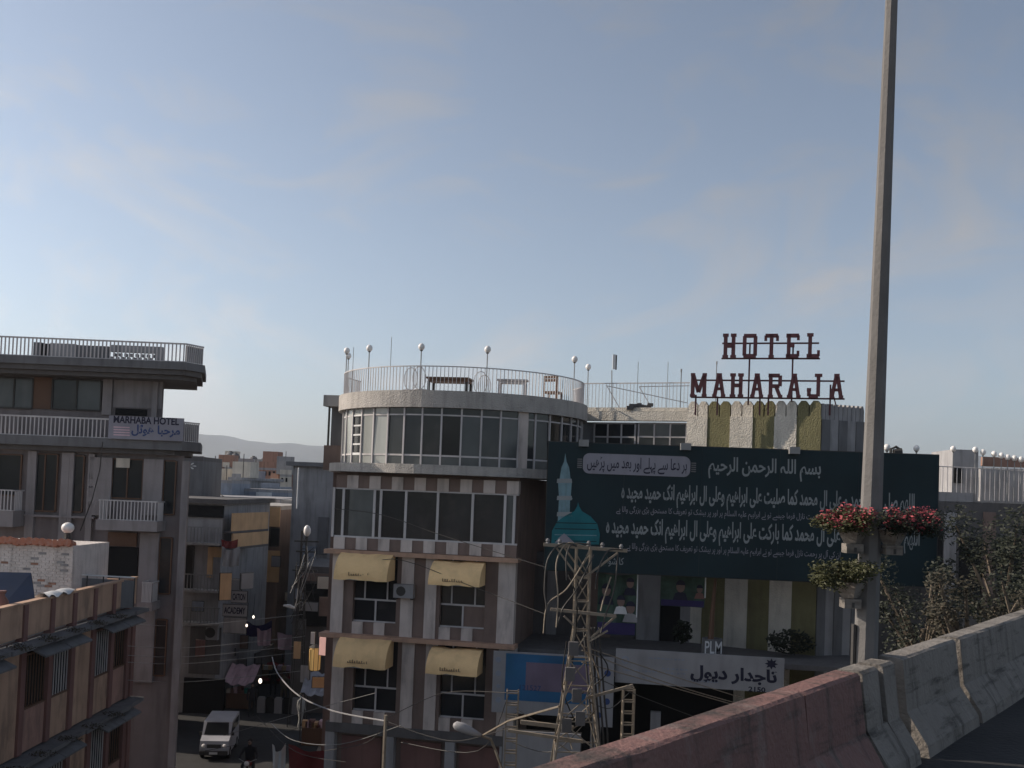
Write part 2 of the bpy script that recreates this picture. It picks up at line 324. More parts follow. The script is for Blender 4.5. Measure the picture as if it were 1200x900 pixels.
def planter(zpx, side, lab1, lab2, blooms):
    c = ax_at(P(1020, zpx, 10.5).z); sx = side*.20; x0 = c.x+sx; y0 = c.y-.06
    p = thing('planter', lab1, 'planter', T(x0, y0, c.z), 'planters on the lamp pole')
    part('bowl', MB().lathe([(.085,-.16),(.09,-.155),(.165,-.02),(.18,-.015),(.18,0),(.15,0),(.09,-.04)], (x0, y0, c.z), 4), barm, p, smooth=False)
    part('neck', MB().box(x0-.085, x0+.085, y0-.085, y0+.085, c.z-.26, c.z-.165), barm, p)
    part('slot', MB().box(x0-.012, x0+.015, y0-.09, y0-.08, c.z-.25, c.z-.2), dmetal, p)
    part('bracket', MB().box(min(c.x, x0), max(c.x, x0), c.y-.02, c.y+.02, c.z-.24, c.z-.2), metal, p)
    s = thing('flowering_shrub', lab2, 'plant', T(x0, y0, c.z), 'shrubs in the pole planters')
    st = MB(); lf = MB(); fl = MB()
    for k in range(17):
        d = Vector((rp_.uniform(-.26,.26)+side*(.10 if blooms else .10), rp_.uniform(-.36,.08), rp_.uniform(.04,.2) if blooms else rp_.uniform(.0,.24)))
        o = Vector((x0, y0, c.z-.04)); st.tube([o, o+d*.5+Vector((0,0,.06)), o+d], [.01,.007,.004], 4)
        q = o+d; lf.leaves(q, (.15,.15,.085), 190, .019, rp_, .05)
        if blooms: fl.leaves(q+Vector((0,0,.04)), (.10,.10,.07), 60, .018, rp_, .1)
    part('stem', st, bark, s); a = part('foliage', lf, leafg if side < 0 else leafd, s); a['kind'] = 'stuff'  # foliage on the shaded side gets darker leaves, shade put into the colour
    if blooms: b = part('blossom', fl, flower, s); b['kind'] = 'stuff'
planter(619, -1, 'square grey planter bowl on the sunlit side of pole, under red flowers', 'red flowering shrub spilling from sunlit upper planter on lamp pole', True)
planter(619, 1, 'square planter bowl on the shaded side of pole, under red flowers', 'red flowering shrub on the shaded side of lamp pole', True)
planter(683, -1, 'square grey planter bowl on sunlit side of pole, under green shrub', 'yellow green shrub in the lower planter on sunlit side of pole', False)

# ------------------------------------------------------------------ the drum-cornered hotel
H = Fr(495, 650, 36.5, -11)
hotel = thing('hotel_building', 'hotel with glazed round corner storey, striped lower walls and crenellated striped tower', 'building', H.M)
hl, hr = H.uz(388, 700)[0], H.uz(603, 700)[0]
def HZ(py, px=495, off=0): return H.uz(px, py, off)[1]
zl = HZ(556)
part('wall', MB().box(hl+.02, hr-.02, .34, 9, 0, zl), brown, hotel, H.M)
# striped uprights of both awning storeys
for (y0, y1) in ((653, 748), (753, 855)):
    z0, z1 = HZ(y1), HZ(y0)
    for x0, x1, m, th in ((388,402,white,0),(402,413,brown,.05),(464,469.5,brown,.05),(469.5,484,white,0),(484,497.5,brown,.05),(497.5,511,white,0),(511,515,brown,.05),(568,583,brown,.05),(583,603,white,0)):
        a, b, _, _ = H.R(x0, y0, x1, y1)
        part('stripe', MB().box(a, b, th, .36, z0, z1), m, hotel, H.M)
    for wx0, wx1 in ((413, 464), (515, 568)):
        a, b, _, _ = H.R(wx0, y0, wx1, y1)
        h = z1-z0; s0 = z0+h*.15; tr = z0+h*.43
        fr_ = MB().box(a, b, .20, .27, tr-.03, tr+.03).box(a, b, .20, .27, s0, s0+.05).box((a+b)/2-.03, (a+b)/2+.03, .204, .266, s0+.05, tr-.03)
        for t in (.24, .76): fr_.box(a+(b-a)*t-.025, a+(b-a)*t+.025, .204, .266, tr+.03, z1)
        w = part('window', fr_, railw, hotel, H.M)
        gs = (tint, glass, tint) if y0 < 700 else (glass, glass, tint)
        for (p, q), g in zip(((0,.24),(.24,.76),(.76,1)), gs): part('pane', MB().box(a+(b-a)*p+.025, a+(b-a)*q-.025, .235, .25, tr+.03, z1), g, w, H.M)
        for p, q in ((0,.5),(.5,1)): part('pane', MB().box(a+(b-a)*p+.03, a+(b-a)*q-.03, .235, .25, s0+.05, tr-.03), random.choice((tint, glass, brown)) if y0 < 700 else glass, w, H.M)
        n = 4
        for k in range(n):
            part('spandrel_panel', MB().box(a+(b-a)*k/n, a+(b-a)*(k+1)/n, .10 if k % 2 else .06, .36, z0, s0), brown if k % 2 else white, hotel, H.M)
# chequered bands and the long window
for y0, y1 in ((560, 575), (634, 648)):
    z0, z1 = HZ(y1), HZ(y0); n = 16
    for k in range(n):
        a = hl+(hr-hl)*k/n; b = hl+(hr-hl)*(k+1)/n; dk = k % 2 == (0 if y0 < 600 else 1)
        part('chequer_panel', MB().box(a, b, .03 if dk else 0, .36, z0, z1), brown if dk else white, hotel, H.M)
z0, z1 = HZ(634), HZ(575)
wf = MB(); xs = [388,402,409,437,445.5,475,510,513,551,554,590,594,603]
for x in (389.5,401,437.5,445,474.5,512,553,591,602): u = H.uz(x, 605)[0]; wf.box(u-.045, u+.045, .05, .16, z0, z1)
wf.box(hl, hr, .045, .17, z1-.05, z1+.002).box(hl, hr, .045, .17, z0-.002, z0+.06)
w = part('window', wf, railw, hotel, H.M)
for x0, x1, g in ((390.5,400,tint),(402,408,tint),(408,436.5,glass2),(438.5,444,tint),(446,473.5,glass),(475.5,511,tint),(513,552,tint),(554,590,tint),(592,601,glass2)):
    a, b, _, _ = H.R(x0, 576, x1, 633)
    part('pane', MB().box(a, b, .10 if x0 != 408 else .07, .115 if x0 != 408 else .085, z0+.06, z1-.05), g, w, H.M)
part('cornice', MB().box(hl-.25, hr+.12, -.28, .36, HZ(653.5), HZ(648.5)), tan, hotel, H.M)
part('cornice', MB().box(hl-.3, hr+.12, -.28, .36, HZ(753), HZ(748)), tan, hotel, H.M)
# ground floor: recess, pillars, shutters
zg = HZ(855)
part('ground_floor_lintel', MB().box(hl, hr, .0, .3, zg-.35, zg-.002), dconc, hotel, H.M)
for t in (0, .33, .66, .95): part('pillar', MB().box(hl+(hr-hl)*t, hl+(hr-hl)*t+.35, .02, .33, 0, zg-.35), greyp, hotel, H.M)
for t in (.08, .41, .73): part('shutter', MB().box(hl+(hr-hl)*t, hl+(hr-hl)*(t+.22), .28, .33, .1, zg-.5), redp, hotel, H.M)

# round storey
DC = P(542, 520, 40.75); DCX, DCY = DC.x, DC.y
def dz(py): return P(542, py, 35.9).z
def ring(r0, r1, z0, z1, a0=-180, a1=180, n=72):
    m = MB(); full = a1-a0 >= 360; V = []; F = []
    for i in range(n+1):
        t = rad(a0+(a1-a0)*i/n); c, s = math.sin(t), -math.cos(t)
        V += [(DCX+r0*c, DCY+r0*s, z0), (DCX+r1*c, DCY+r1*s, z0), (DCX+r1*c, DCY+r1*s, z1), (DCX+r0*c, DCY+r0*s, z1)]
        if i: k = 4*i; F += [(k-4+q, k-4+(q+1)%4, k+(q+1)%4, k+q) for q in range(4)]
    if not full: F += [(3,2,1,0), tuple(len(V)-4+q for q in range(4))]
    return m.add(V, F)
RD = 4.86
zpt, zpb, zgb = dz(458.5), dz(478.5), dz(546)
part('roof_band', ring(RD-.25, RD+.06, zpb, zpt), rconc, hotel, smooth=False)
part('terrace_floor', ring(.01, RD-.25, zpt-.35, zpt-.25, n=48), conc, hotel)
part('ceiling', ring(.01, RD-.26, zpb-.1, zpb, n=48), dconc, hotel)
part('core_wall', ring(.01, 3.4, zgb-.1, zpb-.1, n=32), dgrey, hotel)
# ledge between the round storey and the flat front
LM = MB().up([H.I @ Vector((DCX+(RD+.35)*math.sin(rad(t)), DCY-(RD+.35)*math.cos(rad(t)), 0)) for t in range(-100, 101, 8)] and
    [(v.x, v.y) for v in [H.I @ Vector((DCX+(RD+.32)*math.sin(rad(t)), DCY-(RD+.32)*math.cos(rad(t)), 0)) for t in range(-96, 97, 8)]], zgb-.33, zgb)
part('ledge', LM, rconc, hotel, H.M)
part('ledge', MB().box(hl-.35, hr+.25, -.32, 5, zl+.02, zgb-.335), rconc, hotel, H.M)
glz = [-100+8.5*i for i in range(24)]
zt1 = dz(487); zt2 = dz(535)
for i in range(len(glz)-1):
    a0, a1 = glz[i], glz[i+1]
    t = rad(a0); p = Vector((DCX+RD*.975*math.sin(t), DCY-RD*.975*math.cos(t), 0))
    part('mullion', MB().box(-.03, .03, -.03, .05, zgb, zpb), railw, hotel, T(p.x, p.y, 0) @ Matrix.Rotation(t, 4, 'Z'))
    tm = rad((a0+a1)/2); c = Vector((DCX+RD*.968*math.sin(tm), DCY-RD*.968*math.cos(tm), 0)); M = T(c.x, c.y, 0) @ Matrix.Rotation(tm, 4, 'Z'); hw = RD*.968*math.tan(rad(4.25))-.03
    am = (a0+a1)/2
    if 27 < am < 34:
        part('pier', MB().box(-hw-.03, hw*.1, -.06, .2, zgb, zpb), white, hotel, M)
    g_top = glass3 if am < -30 else tint
    g_mid = glass3 if (am < -55 or -47 < am < -33) else glass if (-33 < am < -12 or am > 36) else random.choice((tint, tint, glass2, glass))
    g_low = glass3 if -50 < am < -33 else glass2
    part('pane', MB().box(-hw, hw, 0, .012, zt1+.03, zpb), g_top, hotel, M)
    if -56 < am < -47:
        for k in range(4): part('pane', MB().box(-hw, hw, 0, .012, zt2+.03+(zt1-zt2-.06)*k/4+.03, zt2+.03+(zt1-zt2-.06)*(k+1)/4-.03), glass, hotel, M)
        part('transom', MB().box(-hw, hw, -.02, .03, zt2-.03, zt2+.06), whitep, hotel, M); part('transom', MB().box(-hw, hw, -.02, .03, zt1-.03, zt1+.03), whitep, hotel, M)
        for k in range(1, 4): part('transom', MB().box(-hw, hw, -.018, .03, zt2+.03+(zt1-zt2-.06)*k/4-.03, zt2+.03+(zt1-zt2-.06)*k/4+.03), whitep, hotel, M)
    else:
        part('pane', MB().box(-hw, hw, -.006, .006, -(zt1-zt2)/2+.03, (zt1-zt2)/2-.03), g_mid, hotel, M @ T(0, .006, (zt1+zt2)/2) @ Matrix.Rotation(rad(random.uniform(-1.6,1.6)), 4, 'X') @ RZ(random.uniform(-2,2)))
        if random.random() < .4 and g_mid is not glass3: part('curtain', MB().box(-hw, -hw+hw*random.uniform(.3,1), .12, .14, zt2, zt1), random.choice((cream, brown, greyp)), hotel, M)
        part('transom', MB().box(-hw, hw, -.02, .03, zt2-.03, zt2+.03), railw, hotel, M); part('transom', MB().box(-hw, hw, -.02, .03, zt1-.025, zt1+.025), railw, hotel, M)
    part('pane', MB().box(-hw, hw, 0, .012, zgb, zt2-.03), g_low, hotel, M)
# terrace railing on the round roof
tr = thing('terrace_railing', 'curved pale steel railing with thin uprights round the circular roof terrace', 'railing', T(DCX, DCY, zpt))
zrt = dz(429)
part('handrail', ring(RD-.13, RD-.09, zrt-.035, zrt, -112, 112, 90), railw, tr)
bme = MB().box(-.011, .011, -.011, .011, 0, zrt-.035-zpt).mesh('baluster', railw)
for i in range(130):
    t = rad(-111+222*i/129); OBJ('baluster', bme, T(DCX+(RD-.11)*math.sin(t), DCY-(RD-.11)*math.cos(t), zpt) @ Matrix.Rotation(t, 4, 'Z'), tr)
# side balcony on the street side
SB = Fr(390, 500, 41, -8)
fb('side_slab', hotel, SB, conc, 379, 463, 398, 476, 0, 3)
fb('side_parapet', hotel, SB, brown, 379, 522, 401, 551, 0, 3)
fb('side_wall', hotel, SB, dgrey, 388, 476, 402, 522, .6, 3)
fb('side_post', hotel, SB, dmetal, 384, 476, 386, 522, .05, .06)
fb('side_wall', hotel, SB, brown, 383, 553, 402, 900, .7, 4)
# wing between drum and tower, seen over the banner and below it
TW = Fr(880, 500, 38.2, -28)
WG = Fr(750, 500, 41.0, -24)
fb('wing_wall', hotel, WG, greyp, 640, 495, 812, 930, .3, 4)
fb('wing_parapet', hotel, WG, rough_w, 682, 482, 812, 493, -.1, .4)
fb('wing_coping', hotel, WG, rough_w, 682, 477.5, 812, 481.8, 0, .25)
for x0, x1, c in ((696, 744, 3), (748, 804, 3)): window(hotel, WG, x0, 496, x1, 528, .12, c, 2, railw, (glass, tint, glass2), .06)
# tower
ua = [TW.uz(x, 500)[0] for x in (805, 829, 855.5, 882, 907.5, 933.5, 962)]
ztw = TW.uz(880, 488)[1]
part('tower_wall', MB().up([(ua[0]+.02, .3), (ua[-1]-.2, .3), (ua[-1]+1.05, 1.5), (ua[-1]+.2, 5), (ua[0]+.02, 5)], 0, ztw-.12), greyp, hotel, TW.M)
ztt = TW.uz(880, 470)[1]
def merlon(w, h, d): return MB().ext([(-w/2,0),(w/2,0),(w/2,h*.72),(w*.2,h),(-w*.2,h),(-w/2,h*.72)], 0, d)
for k in range(6):
    m = rough_w if k % 2 == 0 else olive; a, b = ua[k], ua[k+1]
    part('stripe', MB().box(a, b, 0 if k % 2 else -.03, .29, 0, ztw), m, hotel, TW.M)
    for q in (.25, .75):
        part('merlon', merlon((b-a)*.45, ztt-ztw, .24), m, hotel, TW.M @ T(a+(b-a)*q, .02, ztw+.002))
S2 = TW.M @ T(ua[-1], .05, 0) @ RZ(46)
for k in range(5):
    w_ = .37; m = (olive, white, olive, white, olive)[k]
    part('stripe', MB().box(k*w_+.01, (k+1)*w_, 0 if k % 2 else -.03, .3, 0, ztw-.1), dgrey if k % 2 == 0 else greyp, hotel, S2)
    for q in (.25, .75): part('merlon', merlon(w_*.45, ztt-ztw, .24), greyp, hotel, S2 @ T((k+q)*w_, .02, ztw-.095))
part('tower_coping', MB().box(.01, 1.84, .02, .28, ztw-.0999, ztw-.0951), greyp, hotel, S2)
part('tower_roof', MB().up([(ua[0]+.1, .3), (ua[-1]-.2, .3), (ua[-1]+.95, 1.5), (ua[0]+.1, 4)], ztw-.118, ztw-.03), conc, hotel, TW.M)
# storey under the banner: recessed wall with stripes, floor slab
UB = Fr(800, 720, 39.2, -8)
fb('rear_wall', hotel, UB, dgrey, 606, 655, 1012, 790, .3, .4)
for x0, x1, m in ((606,640,dconc),(640,652,greyp),(652,690,dconc),(690,716,brown),(716,744,dconc),(746,773,greyp),(774,797,dark),(797,826,greyp),(826,856,brown),(856,876,greyp),(877,901,dconc),(902,927,white),(928,962,dconc),(963,973,greyp),(974,984,dconc),(985,996,greyp)):
    fb('stripe', hotel, UB, m, x0, 660, x1, 782, 0, .29)
fb('doorway', hotel, UB, dark, 836, 706, 858, 738, -.02, .019); fb('blind', hotel, UB, redp, 838, 677, 864, 704, -.05, .04)
fb('doorway', hotel, UB, dark, 776, 690, 794, 775, -.02, .019)
a, b, c, d = UB.R(598, 772, 1015, 778, -4.0)
part('floor_slab', MB().box(a, b, -3.9, .0, c, d), dconc, hotel, UB.M)
fb('shop_back', hotel, UB, dark, 600, 800, 1015, 960, -.6, .3)
for x in (590, 690, 760, 880): fb('shop_pillar', hotel, UB, greyp, x, 835, x+12, 985, -3.6, .3)

# awnings
def awning(wx0, wx1, ytop, ybot, lab):
    a, b, _, _ = H.R(wx0, ytop, wx1, ytop, 0); z1 = HZ(ytop); pr = .95; hh = z1-H.uz((wx0+wx1)/2, ybot, -pr)[1]
    root = thing('awning', lab, 'awning', H.M @ T((a+b)/2, 0, z1-hh), 'yellow window awnings'); n = 9; nx = 10
    V = []; F = []; rr = random.Random(int(wx0+ytop)); sg = rr.uniform(-.01,.07)
    for i in range(n+1):
        t = math.pi/2*i/n; y = -pr*math.sin(t); z = z1-hh*(1-math.cos(t))
        for j in range(nx+1):
            w = (.018*math.sin(j*1.7+i*.9+wx0)+.02*math.sin(j*.8-i*.5+ytop)+.012*rr.uniform(-1,1))*math.sin(math.pi*j/nx)-sg*math.sin(math.pi*j/nx)*math.sin(math.pi*i/n); V.append((a+(b-a)*j/nx, -.012+y+w, z+w))
            if i and j: k = i*(nx+1)+j; F.append((k-1, k, k-nx-1, k-nx-2))
    part('canopy', MB().add(V, F), ylw, root, H.M, True)
    V2 = [(-pr*math.sin(math.pi/2*i/n), z1-hh*(1-math.cos(math.pi/2*i/n))) for i in range(n+1)]+[(0, z1-hh)]
    for x in (a+.012, b-.012): part('end_panel', MB().add([(x-.004, y-.012, z-.006) for y, z in V2]+[(x+.004, y-.012, z-.006) for y, z in V2], [tuple(range(n+2)), tuple(range(2*n+3, n+1, -1))]), ylw, root, H.M)
    part('frame', MB().tube([(a+.02, -.05, z1-hh), (a+.02, -pr+.02, z1-hh+.01), (b-.02, -pr+.02, z1-hh+.01), (b-.02, -.05, z1-hh)], .015, 5), metal, root, H.M)
    pts = []                                                # faded script along the front
    s = MB(); x = a+(b-a)*.28; zc = z1-hh*.8
    for k in range(9):
        ln = (b-a)*.045; y = -pr-.028
        h0 = rr.uniform(.03,.12)
        s.box(x, x+.022, y+.012, y+.03, zc-.03, zc-.03+h0).box(x, x+ln*rr.uniform(.5,1), y+.012, y+.03, zc-.03, zc-.015); x += ln
    part('lettering', s, wood, root, H.M)
awning(403, 464, 650, 681, 'yellow canvas awning over window beside the AC unit, upper row')
awning(511, 570, 655, 687, 'yellow canvas awning in the upper row, right of the AC unit')
awning(402, 462, 750, 784, 'yellow canvas awning in the lower row, at the street corner')
awning(508, 567, 756, 792, 'yellow canvas awning in the lower row, next to blue shop sign')
def ac_unit(fr, x0, y0, x1, y1, off, lab):
    a, b, c, d = fr.R(x0, y0, x1, y1, off-.3); r = thing('air_conditioner', lab, 'air conditioner', fr.M @ T((a+b)/2, off, c))
    part('casing', MB().box(a, b, off-.3, off-.02, c, d), sgnw, r, fr.M); cx, cz = a+(b-a)*.38, (c+d)/2; R_ = (d-c)*.36
    part('fan_guard', MB().ext([(cx+R_*math.cos(t*.5236), cz+R_*math.sin(t*.5236)) for t in range(12)], off-.315, off-.301), dmetal, r, fr.M)
    part('bracket', MB().box(a+.05, a+.1, off-.28, off, c-.06, c-.002).box(b-.1, b-.05, off-.28, off, c-.06, c-.002), dmetal, r, fr.M)
ac_unit(H, 461, 685, 484, 701, 0, 'white outdoor air conditioner unit on white stripe between upper awnings')

# rooftop name sign
RS = Fr(895, 440, 37.6, -16)
rs = thing('rooftop_sign', 'dark maroon slab lettered hotel name on thin steel frame above the tower', 'sign', RS.M @ T(0, 0, RS.uz(895, 468)[1]))
def glyph(ch, a, b, z0, z1):
    m = MB(); w, h = b-a, z1-z0; t = .135
    X = lambda x: a+w*x
    Z = lambda z: z0+h*z
    bar = lambda x0, q0, x1, q1, tt=t: m.bar((X(x0), Z(q0)), (X(x1), Z(q1)), tt, 0, .14)
    ser = lambda x, q, k=.2: m.box(X(x-k), X(x+k), -.004, .144, Z(q)-.055, Z(q)+.055)
    if ch == 'H':
        for x in (.22, .78): bar(x, 0, x, 1); ser(x, .03); ser(x, .97)
        bar(.22, .5, .78, .5)
    if ch == 'O': bar(.14, .08, .14, .92); bar(.86, .08, .86, .92); bar(.08, .94, .92, .94); bar(.08, .06, .92, .06)
    if ch == 'T': bar(.5, 0, .5, 1); bar(.04, .94, .96, .94); ser(.5, .03); bar(.07, .72, .07, .94, .1); bar(.93, .72, .93, .94, .1)
    if ch == 'E': bar(.24, 0, .24, 1); bar(.04, .94, .98, .94); bar(.04, .06, .98, .06); bar(.24, .52, .66, .52); bar(.93, .75, .93, .94, .1); bar(.93, .06, .93, .28, .1)
    if ch == 'L': bar(.3, 0, .3, 1); ser(.3, .97, .24); bar(.06, .06, .98, .06); bar(.93, .06, .93, .3, .1)
    if ch == 'M':
        for x in (.14, .86): bar(x, 0, x, 1); ser(x, .03, .15); ser(x, .97, .13)
        bar(.16, .97, .5, .18); bar(.84, .97, .5, .18)
    if ch == 'A': bar(.16, 0, .48, 1); bar(.84, 0, .54, 1); bar(.3, .34, .72, .34, .1); ser(.16, .03, .17); ser(.84, .03, .17); ser(.5, .97, .2)
    if ch == 'R': bar(.2, 0, .2, 1); bar(.04, .95, .8, .95); bar(.2, .48, .8, .48); bar(.83, .48, .83, .95); bar(.55, .48, .86, 0); ser(.2, .03, .18); ser(.87, .03, .14)
    if ch == 'J': bar(.7, .05, .7, 1); ser(.7, .97, .22); bar(.14, .06, .7, .06); bar(.16, .06, .16, .34); ser(.16, .34, .13)
    return m
for ch, x0, x1 in zip('HOTEL', (846.5,870,896,920.5,944.5), (863,887.5,912,936.5,960.5)):
    z1 = RS.uz(903, 391.5)[1]; z0 = RS.uz(903, 418.5)[1]; a, b = RS.uz(x0, 405)[0], RS.uz(x1, 405)[0]; part('letter', glyph(ch, a, b, z0, z1), maroon, rs, RS.M)
for ch, x0, x1 in zip('MAHARAJA', (809,835,855,879.5,899.5,922.5,945,972.5), (828,850,871.5,894.5,917,938.5,965,988.5)):
    z1 = RS.uz(898, 438.5)[1]; z0 = RS.uz(898, 465)[1]; a, b = RS.uz(x0, 452)[0], RS.uz(x1, 452)[0]; part('letter', glyph(ch, a, b, z0, z1), maroon, rs, RS.M)
def hbar(x0, x1, y):
    u0, u1 = RS.uz(x0, y)[0], RS.uz(x1, y)[0]; z = RS.uz((x0+x1)/2, y)[1]; part('rail', MB().box(u0, u1, .146, .19, z-.03, z+.03), maroon, rs, RS.M)
hbar(846, 960, 401.5); hbar(845, 961, 419.5); hbar(810, 990, 445.5); hbar(809, 990, 466)
for x, yt, yb in ((877.5,401,474),(928.5,402,470),(814.5,462,486),(840,464,486),(890,466,486),(900,466,486),(973,450,486)):
    u = RS.uz(x, (yt+yb)/2)[0]; part('post', MB().box(u-.03, u+.03, .192, .25, RS.uz(x, yb)[1], RS.uz(x, yt)[1]), maroon, rs, RS.M)
part('stay', MB().tube([(RS.uz(975,455)[0], .22, RS.uz(975,455)[1]), (RS.uz(984,480)[0], .9, RS.uz(984,486)[1])], .025, 5), maroon, rs, RS.M)

# banner hoarding
BB = Fr(870, 600, 34.6, -4)
bb = thing('billboard', 'large dark navy banner hoarding with white arabic lines and a teal dome', 'billboard', BB.M @ T(0, 0, BB.uz(870, 680)[1]))
a, b, _, _ = BB.R(640, 600, 1099, 600); zt, zb = BB.uz(870, 525.5)[1], BB.uz(870, 678)[1]
part('backing', MB().box(a+.02, b-.02, .035, .06, zb+.02, zt-.02), dmetal, bb, BB.M)
def wav(x, z): return .012*math.sin(x*1.25+.8*math.sin(z*1.7))+.007*math.sin(z*3.1+x*.9)+.004*math.sin(x*5.3-z*4)
NS = 5
for q in range(NS):
    a0_, b0_ = a+(b-a)*q/NS+.004, a+(b-a)*(q+1)/NS-.004; V = []; F = []
    for j in range(25):
        for i in range(21):
            x_, z_ = a0_+(b0_-a0_)*i/20, zb+(zt-zb)*j/24; V.append((x_, wav(x_, z_)-.006*math.sin(math.pi*i/20), z_))
            if i and j: k = j*21+i; F.append((k-22, k-21, k, k-1))
    part('banner_sheet', MB().add(V, F), banner, bb, BB.M, True)
part('frame', MB().box(a-.03, b+.03, .061, .16, zt-.08, zt+.03).box(a-.03, b+.03, .061, .16, zb-.03, zb+.08).box(a-.03, a+.06, .062, .158, zb, zt).box(b-.06, b+.03, .062, .158, zb, zt), dmetal, bb, BB.M)
for t in (.1, .35, .6, .85): part('support', MB().tube([(a+(b-a)*t, .16, zt-.5), (a+(b-a)*t, 3.0, zt-.9)], .04, 5).tube([(a+(b-a)*t, .16, zb+.4), (a+(b-a)*t, 3.0, zb+.2)], .04, 5), dmetal, bb, BB.M)
for x in (683, 802, 929):
    u, z = BB.uz(x, 524); part('lamp_bracket', MB().box(u-.14, u+.2, -.25, .05, zt-.13, zt+.10), metal, bb, BB.M)
def rrect(x0, x1, z0, z1, r, n=5):
    p = []
    for cx, cz, s in ((x1-r, z1-r, 0), (x0+r, z1-r, 90), (x0+r, z0+r, 180), (x1-r, z0+r, 270)):
        p += [(cx+r*math.cos(rad(s+90*k/n)), cz+r*math.sin(rad(s+90*k/n))) for k in range(n+1)]
    return p
x0, x1, z0, z1 = BB.R(683, 533, 809, 557, -.004)
pl = part('title_plate', MB().ext(rrect(x0, x1, z0, z1, .22), -.036, -.030), plate, bb, BB.M)
for q in (-1, 1):
    xx = x0-.19 if q < 0 else x1+.03; mm = MB()
    for k in range(5): mm.box(xx, xx+.16, -.03, -.024, z0+.18+k*.07, z0+.18+k*.07+.04)
    part('ornament', mm, dgrey, bb, BB.M)
text('lettering', 'ہر دعا سے پہلے اور بعد میں پڑھیں', darkink, bb, BB, 688, 536, 805, 555, -.040, .012, pl)
E1 = 'اللھم صل علی محمد و علی ال محمد کما صلیت علی ابراھیم وعلی ال ابراھیم انک حمید مجید ہ'
E2 = 'اللھم بارک علی محمد و علی ال محمد کما بارکت علی ابراھیم وعلی ال ابراھیم انک حمید مجید ہ'
E3 = 'پر بیشک تو تعریف کا مستحق بڑی بزرگی والا ہے'
text('lettering', 'بسم اللہ الرحمن الرحیم', ink, bb, BB, 830, 537, 962, 563, -.018, .02, wave=True)
text('lettering', E1, ink, bb, BB, 728, 572, 1072, 600, -.018, .026, wave=True)
text('lettering', E2, ink, bb, BB, 710, 613, 1078, 642, -.018, .026, wave=True)
E4 = 'ان کی آل پر رحمت نازل فرما جیسے تو نے ابراہیم علیہ السلام پر اور '
text('lettering', E4+E3, plate, bb, BB, 722, 597, 990, 608.5, -.018, .004, wave=True)
text('lettering', E4+E3, plate, bb, BB, 734, 640, 985, 652, -.018, .004, wave=True)
text('lettering', 'کا شوابی', ink, bb, BB, 703, 653, 731, 664, -.018, .01, wave=True)
# printed dome and minaret
def prt(name, pts, m, off): part(name, MB().ext([BB.uz(x, y) for x, y in pts][::-1], off*1.5-.026, off*1.5-.023), m, bb, BB.M)
prt('minaret_print', [(652,640),(655,586),(653,584),(655,581),(654,566),(656,560),(658,548),(661,541),(662.5,531),(664,541),(667,548),(668.5,560),(670,566),(669,581),(671,584),(668,587),(667,640)], minar, -.004)
for y in (563, 583, 602): prt('minaret_gallery_print', [(652.5,y+3),(653,y-2),(670,y-2),(670.5,y+3)], ink, -.008)
dm = [(646,638),(647,622),(653,611),(663,604),(673,599),(676.5,593),(677.5,588),(678.5,593),(682,599),(692,605),(700,614),(703,626),(702,638)]
prt('dome_print', dm, dome_m, -.008)
prt('canopy_print', [(650,636),(655,630),(661,625),(667,630),(674,637)], plate, -.012)
prt('drum_print', [(640,664),(640,642),(650,637),(704,639),(712,645),(712,664)], mat('dark_teal_print', (.012,.03,.035), rough=.7, var=.4, dirt=.2, bump=0), -.005)
for k in range(4): prt('dome_rib_print', [(650+k*0,612+k*7),(650,613+k*7),(699,614+k*7),(699,613+k*7)], minar if k == 2 else banner, -.0105)

# shop signs under the banner
SG = Fr(650, 800, 34.9, -6)
s1 = thing('shop_sign', 'blue and lilac printed shop sign behind the lattice pole', 'sign', SG.M @ T(SG.uz(648, 840)[0], 0, SG.uz(648, 840)[1]))
fb('board', s1, SG, sgnw, 577, 766, 697, 838, 0, .1); p_ = fb('blue_field', s1, SG, sgnblue, 592, 768, 690, 823, -.008, .007)
fb('lilac_field', s1, SG, sgnlil, 616, 778, 690, 811, -.014, .005, p_)
text('lettering', '121527', blueink, s1, SG, 609, 803, 634, 809.5, -.016, .01, p_)
for y in (773, 789, 804, 820):
    u, z = SG.uz(584, y); part('emblem', MB().ext([(u+.1*math.cos(t*.63)*(1 if t % 2 or y != 804 else .55), z+.1*math.sin(t*.63)*(1 if t % 2 or y != 804 else .55)) for t in range(10)], -.01, -.002), bluegrey, s1, SG.M)
s1b = thing('shop_sign', 'narrow pale blue sign panel with round emblems between lattice pole and long white sign', 'sign', SG.M @ T(SG.uz(709, 845)[0], 0, SG.uz(709, 845)[1]))
fb('board', s1b, SG, sgnw, 697.5, 770, 719, 852, -.02, .1)
for x, y in ((712,789),(711,822),(701,838)):
    u, z = SG.uz(x, y); part('emblem', MB().ext([(u+.11*math.cos(t*.52), z+.11*math.sin(t*.52)) for t in range(12)], -.03, -.021), blueink, s1b, SG.M)
SW = Fr(820, 790, 34.4, -9)
s2 = thing('shop_sign', 'long white shop sign with bold dark blue urdu name and star logo', 'sign', SW.M @ T(0, 0, SW.uz(820, 812)[1]))
fb('board', s2, SW, sgnw, 721, 766, 919, 806, 0, .14)
text('lettering', 'تاجدار دیول', darkink, s2, SW, 809, 782, 911, 802, -.006, .04)
text('lettering', '2150', darkink, s2, SW, 877, 805, 897, 811, -.006, .03)
u, z = SW.uz(904, 778); st = []
for k in range(16): r_ = (.22, .12)[k % 2]*(1.0); st.append((u+r_*math.cos(rad(90+22.5*k)), z+r_*.85*math.sin(rad(90+22.5*k))))
part('star_emblem', MB().ext(st, -.01, -.002), darkink, s2, SW.M)
